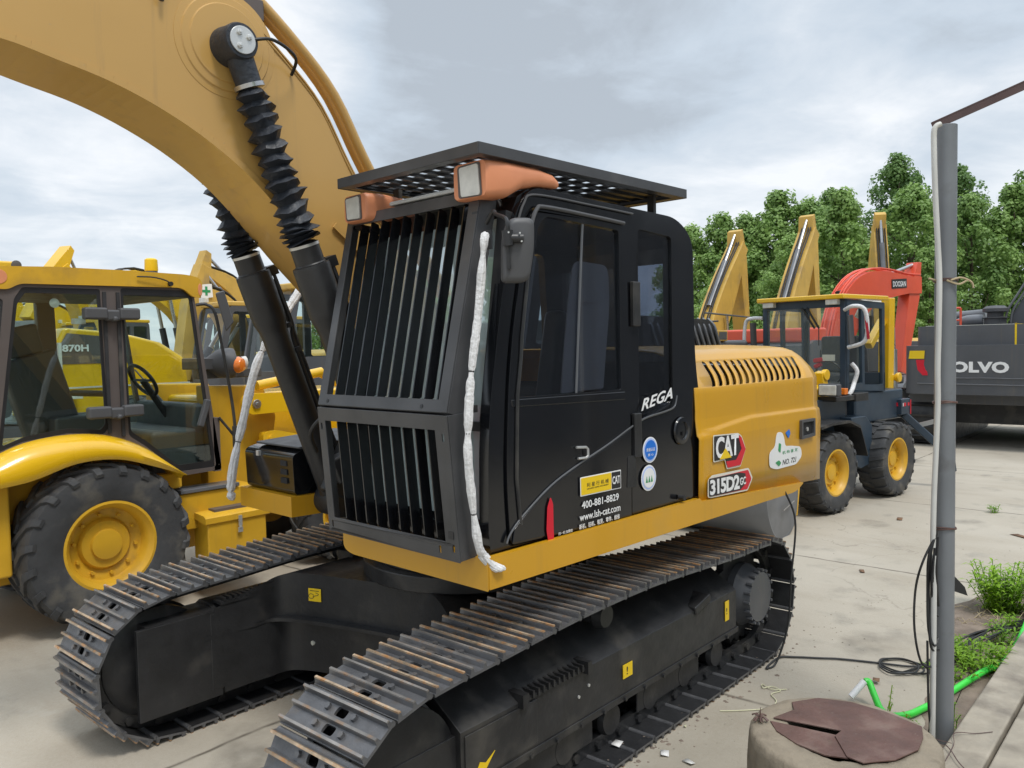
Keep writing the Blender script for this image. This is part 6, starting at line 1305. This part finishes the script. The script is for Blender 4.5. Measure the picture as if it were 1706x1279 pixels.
k = MB(); k.sweep(spl([R3(.070, 3.085), R3(.100, 3.06), R3(.101, 2.95), R3(.094, 2.75), R3(.080, 2.5), R3(.072, 2.335), R3(.074, 2.1), R3(.078, 1.9), R3(.076, 1.735), R3(.084, 1.5), R3(.092, 1.3), R3(.096, 1.10), R3(.096, 1.02)], 5), .0130, 10)
CO = tag(k.build('conduit', 'pvc', sm=60), 'white plastic conduit tied along the left of the grey pole', 'pipe')
k = MB(); k.sweep(spl([R3(.090, .98), R3(.092, .5), R3(.095, .03)], 4), .014, 10); tag(k.build('conduit', 'pvc', sm=60), 'lower dirty length of white conduit at the foot of the pole', 'pipe')
k = MB()
cc = Vector((px_, py_, 0))+Vector((.05, .03, 0))+rt_*.022
def coil(pts): k.sweep(spl([cc+rt_*d+Vector((.02*math.sin(i*2), .02, z)) for i, (d, z) in enumerate(pts)], 6), .0055, 6)
coil([(.055, 1.10), (.085, 1.0), (.098, .85), (.095, .66), (.075, .52), (.045, .50)]); coil([(.055, 1.10), (.09, .98), (.105, .82), (.098, .62), (.07, .54)]); coil([(.055, 1.09), (.078, 1.0), (.085, .8), (.09, .60), (.06, .53), (.05, .56)])
coil([(.06, 1.08), (.12, .95), (.165, .80), (.165, .60), (.12, .44), (.055, .42)]); coil([(.058, 1.07), (.07, .9), (.068, .78), (.045, .76)]); coil([(.058, 1.05), (.075, .85), (.07, .70), (.045, .67)]); coil([(.1, .55), (.088, .25), (.09, .1), (.11, .0)]); coil([(.05, 1.07), (.052, .9), (.05, .72)])
tag(k.build('cable_coil', 'cable', sm=60), 'black cable coil hung on the left side of the pole', 'cable')
k = MB(); k.plate((px_-.02, py_+.04, .80), Vector((-.66, .75, 0)), (0, 0, 1), [(.0, -.02), (.07, -.045), (.055, .0), (.0, .06)], .004); tag(k.build('plastic_flap', 'cable'), 'black torn plastic flap poking out right of the pole', 'plastic')
# ground cables
k = MB(); gpts = [(-1.57, 1.30, 1.10), (-1.60, 1.36, .9), (-1.53, 1.36, .55), (-1.50, 1.35, .25), (-1.42, 1.31, .03), (-1.33, 1.285, .010), (-1.42, 1.27, .010), (-1.558, 1.276, .010), (-1.62, 1.35, .010), (-1.70, 1.48, .010), (-1.765, 1.584, .010), (-1.85, 1.80, .010), (-1.90, 1.95, .012), (-1.98, 2.05, .013)]
k.sweep(spl(gpts, 7), .0065, 7); tag(k.build('power_cable', 'cable', sm=60), 'black cable hanging from the hood and running over the concrete to the pole', 'cable')
random.seed(9); k = MB()
for i in range(9):
    y0 = 2.02+.03*i; o = random.uniform(-.06, .06)
    k.sweep(spl([(-1.98+o*.5, 2.0+.012*i, .010), (-2.05+o, 2.04+random.uniform(0, .08), .02+.02*random.random()), (-2.2, 2.12+random.uniform(-.05, .1), .03+.05*random.random()), (-2.6, 2.22+random.uniform(-.05, .1), .05+.06*random.random()), (-3.0, 2.32+random.uniform(-.04, .05), .05), (-3.3, 2.38, .03)], 6), .0065, 5)
for i in range(3): k.sweep(spl([(-1.90+.02*i+(.13+.02*i)*math.cos(a)*.8, 1.93-.01*i+(.15-.02*i)*math.sin(a), .009+.004*i) for a in [R(60*j+10) for j in range(7)]]+[(-2.0, 2.03, .012)], 6), .0055, 5)
tag(k.build('cable_bundle', 'cable', sm=60), 'tangle of black cables lying through the weeds right of the pole', 'cable')
k = MB(); hp = [(-1.24, 1.905, .12), (-1.25, 1.925, .118), (-1.20, 1.97, .07), (-1.12, 2.03, .035), (-1.10, 2.09, .028), (-1.17, 2.155, .028), (-1.30, 2.195, .028), (-1.45, 2.235, .03), (-1.65, 2.27, .035), (-1.85, 2.32, .05), (-2.0, 2.36, .06), (-2.3, 2.40, .03), (-2.7, 2.405, .03), (-3.0, 2.42, .12), (-3.25, 2.42, .14), (-3.6, 2.40, .12), (-4.2, 2.45, .13)]
HS = MB(); HS.sweep(spl(hp, 6), .0185, 12); HO = tag(HS.build('garden_hose', 'hose', sm=60), 'bright green hose lying on the ground round the foot of the pole', 'hose')
k = MB(); k.cyl((-1.235, 1.905, .123), (-1.16, 1.855, .045), .0185, 14); k.build('white_end', 'wht', HO)
# concrete well ring with its broken rusty lid
RC = Vector((.135, 2.265, 0))
CR_ = thing('concrete_ring', 'weathered concrete well ring standing at the bottom right corner', 'well ring', RC)
random.seed(4); k = MB(); n = 72; prof = [(.385, 0), (.383, .12), (.375, .30), (.370, .40), (.364, .436), (.348, .448), (.30, .45), (.225, .447), (.21, .43), (.205, .25)]
vs = []; 
for j in range(n):
    t = 2*math.pi*j/n; ch = 1
    for i, (r_, z) in enumerate(prof):
        p = Vector((math.cos(t), math.sin(t), z*3)); w = noise.noise(p*2.2)*.005+noise.noise(p*9)*.005+noise.noise(p*24)*.002
        vs.append((RC.x+(r_+w*(1 if i < 8 else .4))*math.cos(t), RC.y+(r_+w)*math.sin(t), z+(noise.noise(p*7)*.005 if 3 < i < 9 else 0)))
m_ = len(prof); k.add(vs, [(j*m_+i, ((j+1) % n)*m_+i, ((j+1) % n)*m_+i+1, j*m_+i+1) for j in range(n) for i in range(m_-1)]); k.build('ring_wall', 'ringc', CR_, sm=60)
LDD = thing('well_lid', 'broken rusty brown iron lid lying on top of the concrete ring', 'lid', RC+Vector((0, 0, .45)))
def ringpt(pts): return pts
cx, cy = RC.x, RC.y
dR = Vector((-.75, -.661)); # away from camera
def LP(a, b): # a: to the right as seen, b: away from the camera
    a, b = a*1.06+.02, b*1.06+.035; return (cx-.661*a-.75*b, cy+.75*a-.661*b)
mainp = [LP(a, b) for a, b in [(-.245, .10), (-.14, .165), (-.125, .235), (-.0, .27), (.12, .225), (.22, .13), (.262, .06), (.30, .0), (.262, -.085), (.20, -.175), (.08, -.245), (-.04, -.26), (-.08, -.215), (-.062, -.06), (-.02, -.02)]]
k = MB(); k.plate((0, 0, .453), (1, 0, 0), (0, 1, 0), mainp, .006) ; k.build('lid_plate', 'rustp', LDD, bev=.0015)
sec = [LP(a, b) for a, b in [(-.262, .085), (-.045, -.045), (-.075, -.215), (-.15, -.19), (-.225, -.10), (-.265, .0)]]
k = MB(); k.plate((0, 0, .446), (1, 0, 0), (0, 1, 0), sec, .007); k.build('lid_piece', 'rustp', LDD, bev=.0015)
q = Vector((*LP(-.30, .10), .455)); k = MB(); random.seed(8)
for i in range(12):
    a = random.random()*6.28; k.sweep(spl([q, q+Vector((math.cos(a)*.02, math.sin(a)*.02, .012)), q+Vector((math.cos(a)*.04, math.sin(a)*.04, .002))], 3), .0035, 5)
k.sweep([q, q+Vector((0, .005, .05))], [.005, .001], 5); tag(k.build('rebar_stub', 'rustp'), 'small rusty metal stub on the left rim of the concrete ring', 'scrap')
# twine, scraps
k = MB(); k.sweep(spl([(-.62, 1.33, .006), (-.70, 1.42, .006), (-.82, 1.52, .006), (-.93, 1.52, .006), (-1.0, 1.46, .006), (-1.08, 1.48, .006), (-1.10, 1.42, .008), (-1.05, 1.39, .008), (-1.10, 1.36, .006), (-1.06, 1.44, .01), (-1.12, 1.50, .006)], 6), .003, 5); tag(k.build('twine', 'twine'), 'thin pale twine curled on the concrete near the well ring', 'string')
def scrap(nm, m, x, y, sx, sy, a, lab, cat, g=None, z=.006):
    k = MB(); u = Vector((math.cos(a), math.sin(a), 0)); w = Vector((-math.sin(a), math.cos(a), 0)); c = Vector((x, y, z))
    k.add([c-u*sx-w*sy, c+u*sx-w*sy*.8+Vector((0, 0, .008)), c+u*sx*.9+w*sy, c-u*sx*.8+w*sy*.9+Vector((0, 0, .004))], [(0, 1, 2, 3)]); return tag(k.build(nm, m, sm=0, solid=.001), lab, cat, g)
scrap('paper_scrap', 'paper', -.02, 1.335, .032, .022, .5, 'white paper scrap on the ground beside the near track', 'paper')
scrap('paper_scrap', 'paper', .11, 1.14, .035, .024, .2, 'white paper scrap lying on the near track plates', 'paper', z=.045)
scrap('paper_scrap', 'twine', -.42, 1.22, .014, .007, 1.0, 'tiny pale scrap, farther along the near track edge', 'paper')
scrap('paper_scrap', 'twine', -.34, 1.27, .014, .006, .4, 'tiny pale scrap, nearer of two by the near track edge', 'paper')
scrap('plastic_scrap', 'pvc', -.02, 1.47, .03, .018, 1.3, 'clear plastic scrap on the ground left of the well ring', 'plastic')
scrap('dead_leaf', 'leafd', -6.15, 1.86, .11, .04, .9, 'dark dead leaf on the concrete right of the pole', 'leaf')
scrap('dead_leaf', 'leafd', -3.9, 1.02, .05, .02, .4, 'small brown leaf near the slab joint, left of the pole', 'leaf')
scrap('dead_leaf', 'leafd', -6.3, .65, .08, .03, .2, 'brown scrap on the concrete before the small loader', 'leaf')
scrap('dead_leaf', 'leafd', -1.55, 1.87, .03, .02, .2, 'curled brown leaf behind the green hose bend', 'leaf', z=.02)
# weeds
def weed(nm, x, y, h, n, spread, seed, lab, leaf=.03, bushy=True, g=None, z0=0., lean=(0, 0)):
    random.seed(seed); T = thing(nm, lab, 'plant', (x, y, z0), 0, g); ks, kl = MB(), MB()
    for i in range(n):
        a = random.random()*6.28; r = spread*random.random()**.6; b0 = Vector((x+r*.45*math.cos(a), y+r*.45*math.sin(a), z0)); hh = h*random.uniform(.6, 1.05); tp = b0+Vector((r*.6*math.cos(a)+lean[0]*hh, r*.6*math.sin(a)+lean[1]*hh, hh))
        st = spl([b0, b0.lerp(tp, .5)+Vector((random.uniform(-.01, .01), random.uniform(-.01, .01), .01)), tp], 5); ks.sweep(st, .0028, 4)
        nl = int(hh/leaf*(3.2 if bushy else 1.6))+5
        for j in range(nl):
            f = (j/nl)**.7 if bushy else random.random(); p = st[min(len(st)-1, int(f*(len(st)-1)))]+Vector((0, 0, random.uniform(-.01, .01))); t = j*2.4+i; up_ = random.uniform(.1, .9)
            d = Vector((math.cos(t), math.sin(t), up_)).normalized(); L_ = leaf*random.uniform(.8, 1.6); w = d.cross(Vector((0, 0, 1))).normalized()*leaf*.16; m_ = p+d*L_*.5+Vector((0, 0, .004)); e = p+d*L_+Vector((0, 0, -.25*L_))
            kl.add([p, m_-w, e, m_+w], [(0, 1, 2, 3)])
    ks.build('stem', 'weed', T, sm=60); kl.build('leaf', 'weed', T, sm=0); return T
weed('weed_plant', -3.45, 2.18, .34, 70, .26, 1, 'tall bushy bright green plant beside the pavement edge', .055)
weed('weed_plant', -4.1, 2.38, .26, 10, .18, 2, 'pale green plant cut off by the right edge, behind the tall one', .05)
weed('weed_plant', -3.0, 2.28, .12, 9, .10, 3, 'small yellow green seedling patch below the tall plant', .045)
weed('weed_plant', -2.65, 2.32, .12, 10, .12, 4, 'light green seedlings growing through the cable tangle', .045)
weed('weed_plant', -2.12, 2.29, .17, 40, .22, 5, 'leafy green weed against the pavement edge, right of the cable tangle', .05)
weed('weed_plant', -1.85, 2.22, .10, 14, .15, 6, 'low green weed beside the hose, right of the pole', .04)
weed('weed_plant', -.93, 2.22, .12, 7, .06, 7, 'small weed between the pole foot and the hose', .03, False)
weed('weed_plant', -1.17, 2.37, .16, 4, .04, 8, 'thin stalky weed just right of the pole foot', .02, False)
weed('weed_plant', -.90, 2.14, .26, 3, .03, 9, 'thin tall stalk left of the pole, in front of the hose', .018, False)
weed('weed_plant', -.72, 2.36, .08, 5, .05, 10, 'tiny weed at the foot of the pole behind the ring', .02, False)
weed('weed_plant', -7.3, 1.42, .08, 8, .09, 11, 'tiny green tuft growing in the far slab joint', .04)
weed('weed_plant', -7.15, 2.25, .05, 6, .10, 12, 'flat green tuft at the right end of the far slab joint', .04)
k = MB(); random.seed(6)
for i in range(46):
    x, y = -2.6-1.0*random.random(), 2.0+.35*random.random(); a = random.random()*6.28; L_ = random.uniform(.05, .16); k.sweep([(x, y, .012), (x+L_*math.cos(a)*.5, y+L_*math.sin(a)*.5, .03+.03*random.random()), (x+L_*math.cos(a), y+L_*math.sin(a), .014)], .0022, 4)
o = k.build('dry_stalks', 'straw'); o['kind'] = 'stuff'; tag(o, 'dry brown stalks scattered under the plants by the pavement edge', 'litter')
k = MB(); k.sweep(spl([(-.55, 2.48, .13), (-.75, 2.47, .125), (-.86, 2.45, .135), (-.95, 2.52, .12), (-1.02, 2.58, .12)], 5), .002, 4); k.sweep(spl([(-.4, 2.7, .12), (-.55, 2.55, .13), (-.66, 2.48, .135), (-.72, 2.44, .13)], 5), .0025, 4); k.sweep(spl([(-.45, 2.42, .30), (-.6, 2.42, .2), (-.75, 2.46, .13)], 4), .002, 4); tag(k.build('thin_wire', 'iron'), 'thin dark wires lying on the pavement corner by the pole', 'wire')

# wall and trees added out of view to give the black cab reflections
WS = thing('added_reflected_wall', 'tall grey wall added out of view across the pavement, to be reflected in the cab door glass', 'building', (-12, 9.5, 0))
k = MB(); k.box(-23, -2, 9.5, 16, 0, 5.2); k.build('wall', 'navyw', WS)
k = MB(); k.box(-6.0, -4.6, 9.46, 9.497, 0, 3.4); k.build('window', 'vgry', WS)
for i, (x, y, s) in enumerate(((-27, 12, 1.0), (-33, 13, 1.0), (-40, 16, 1.0), (1, 12, .9))):
    o = copy_tree(protos[i % 3]); o.location = (x, y, 0); o.scale = (s, s, s); tag(o, 'tree added out of view on the pavement side, to be mirrored in the black cab', 'tree', 'added unseen trees on the pavement side')
# grit and small stones swept over the slabs
random.seed(21); k = MB()
for i in range(420):
    x, y = (random.uniform(-7, 2.5), random.uniform(-.3, 2.4)) if i % 2 else (random.uniform(-3.4, 1.8), random.gauss(2.0, .35) if random.random() < .5 else random.gauss(1.35, .12))
    if y > 2.4 or (abs(y-.995) < .27 and abs(x) < 1.9) or (Vector((x, y, 0))-RC).length < .42: continue
    r = random.uniform(.003, .009); v = [(x+r*random.uniform(.6, 1.3)*math.cos(a), y+r*random.uniform(.6, 1.3)*math.sin(a), .001) for a in (0, 1.6, 3.1, 4.7)]
    k.add(v+[(x, y, r*random.uniform(.5, 1))], [(0, 1, 4), (1, 2, 4), (2, 3, 4), (3, 0, 4)])
o = k.build('grit', 'conc', sm=0); o['kind'] = 'stuff'; tag(o, 'small grit scattered over the concrete yard', 'grit')

random.seed(33); k = MB()
for i in range(260):
    x = random.uniform(-1.9, 1.6); y, z = (random.uniform(.80, 1.24), .028) if i % 3 else (1.25+abs(random.gauss(0, .05)), 0.)
    r = random.uniform(.004, .016); c = Vector((x, y, z)); m = 5; a0 = random.random()*6
    ring_ = [c+Vector((r*random.uniform(.6, 1.3)*math.cos(a0+6.283*j/m), r*random.uniform(.6, 1.3)*math.sin(a0+6.283*j/m), 0)) for j in range(m)]
    k.add(ring_+[c+Vector((0, 0, r*.6))], [(j, (j+1) % m, m) for j in range(m)])
o = k.build('mud_crumbs', 'soil', sm=0); o['kind'] = 'stuff'; tag(o, 'dried mud crumbs on and beside the near track plates', 'mud')
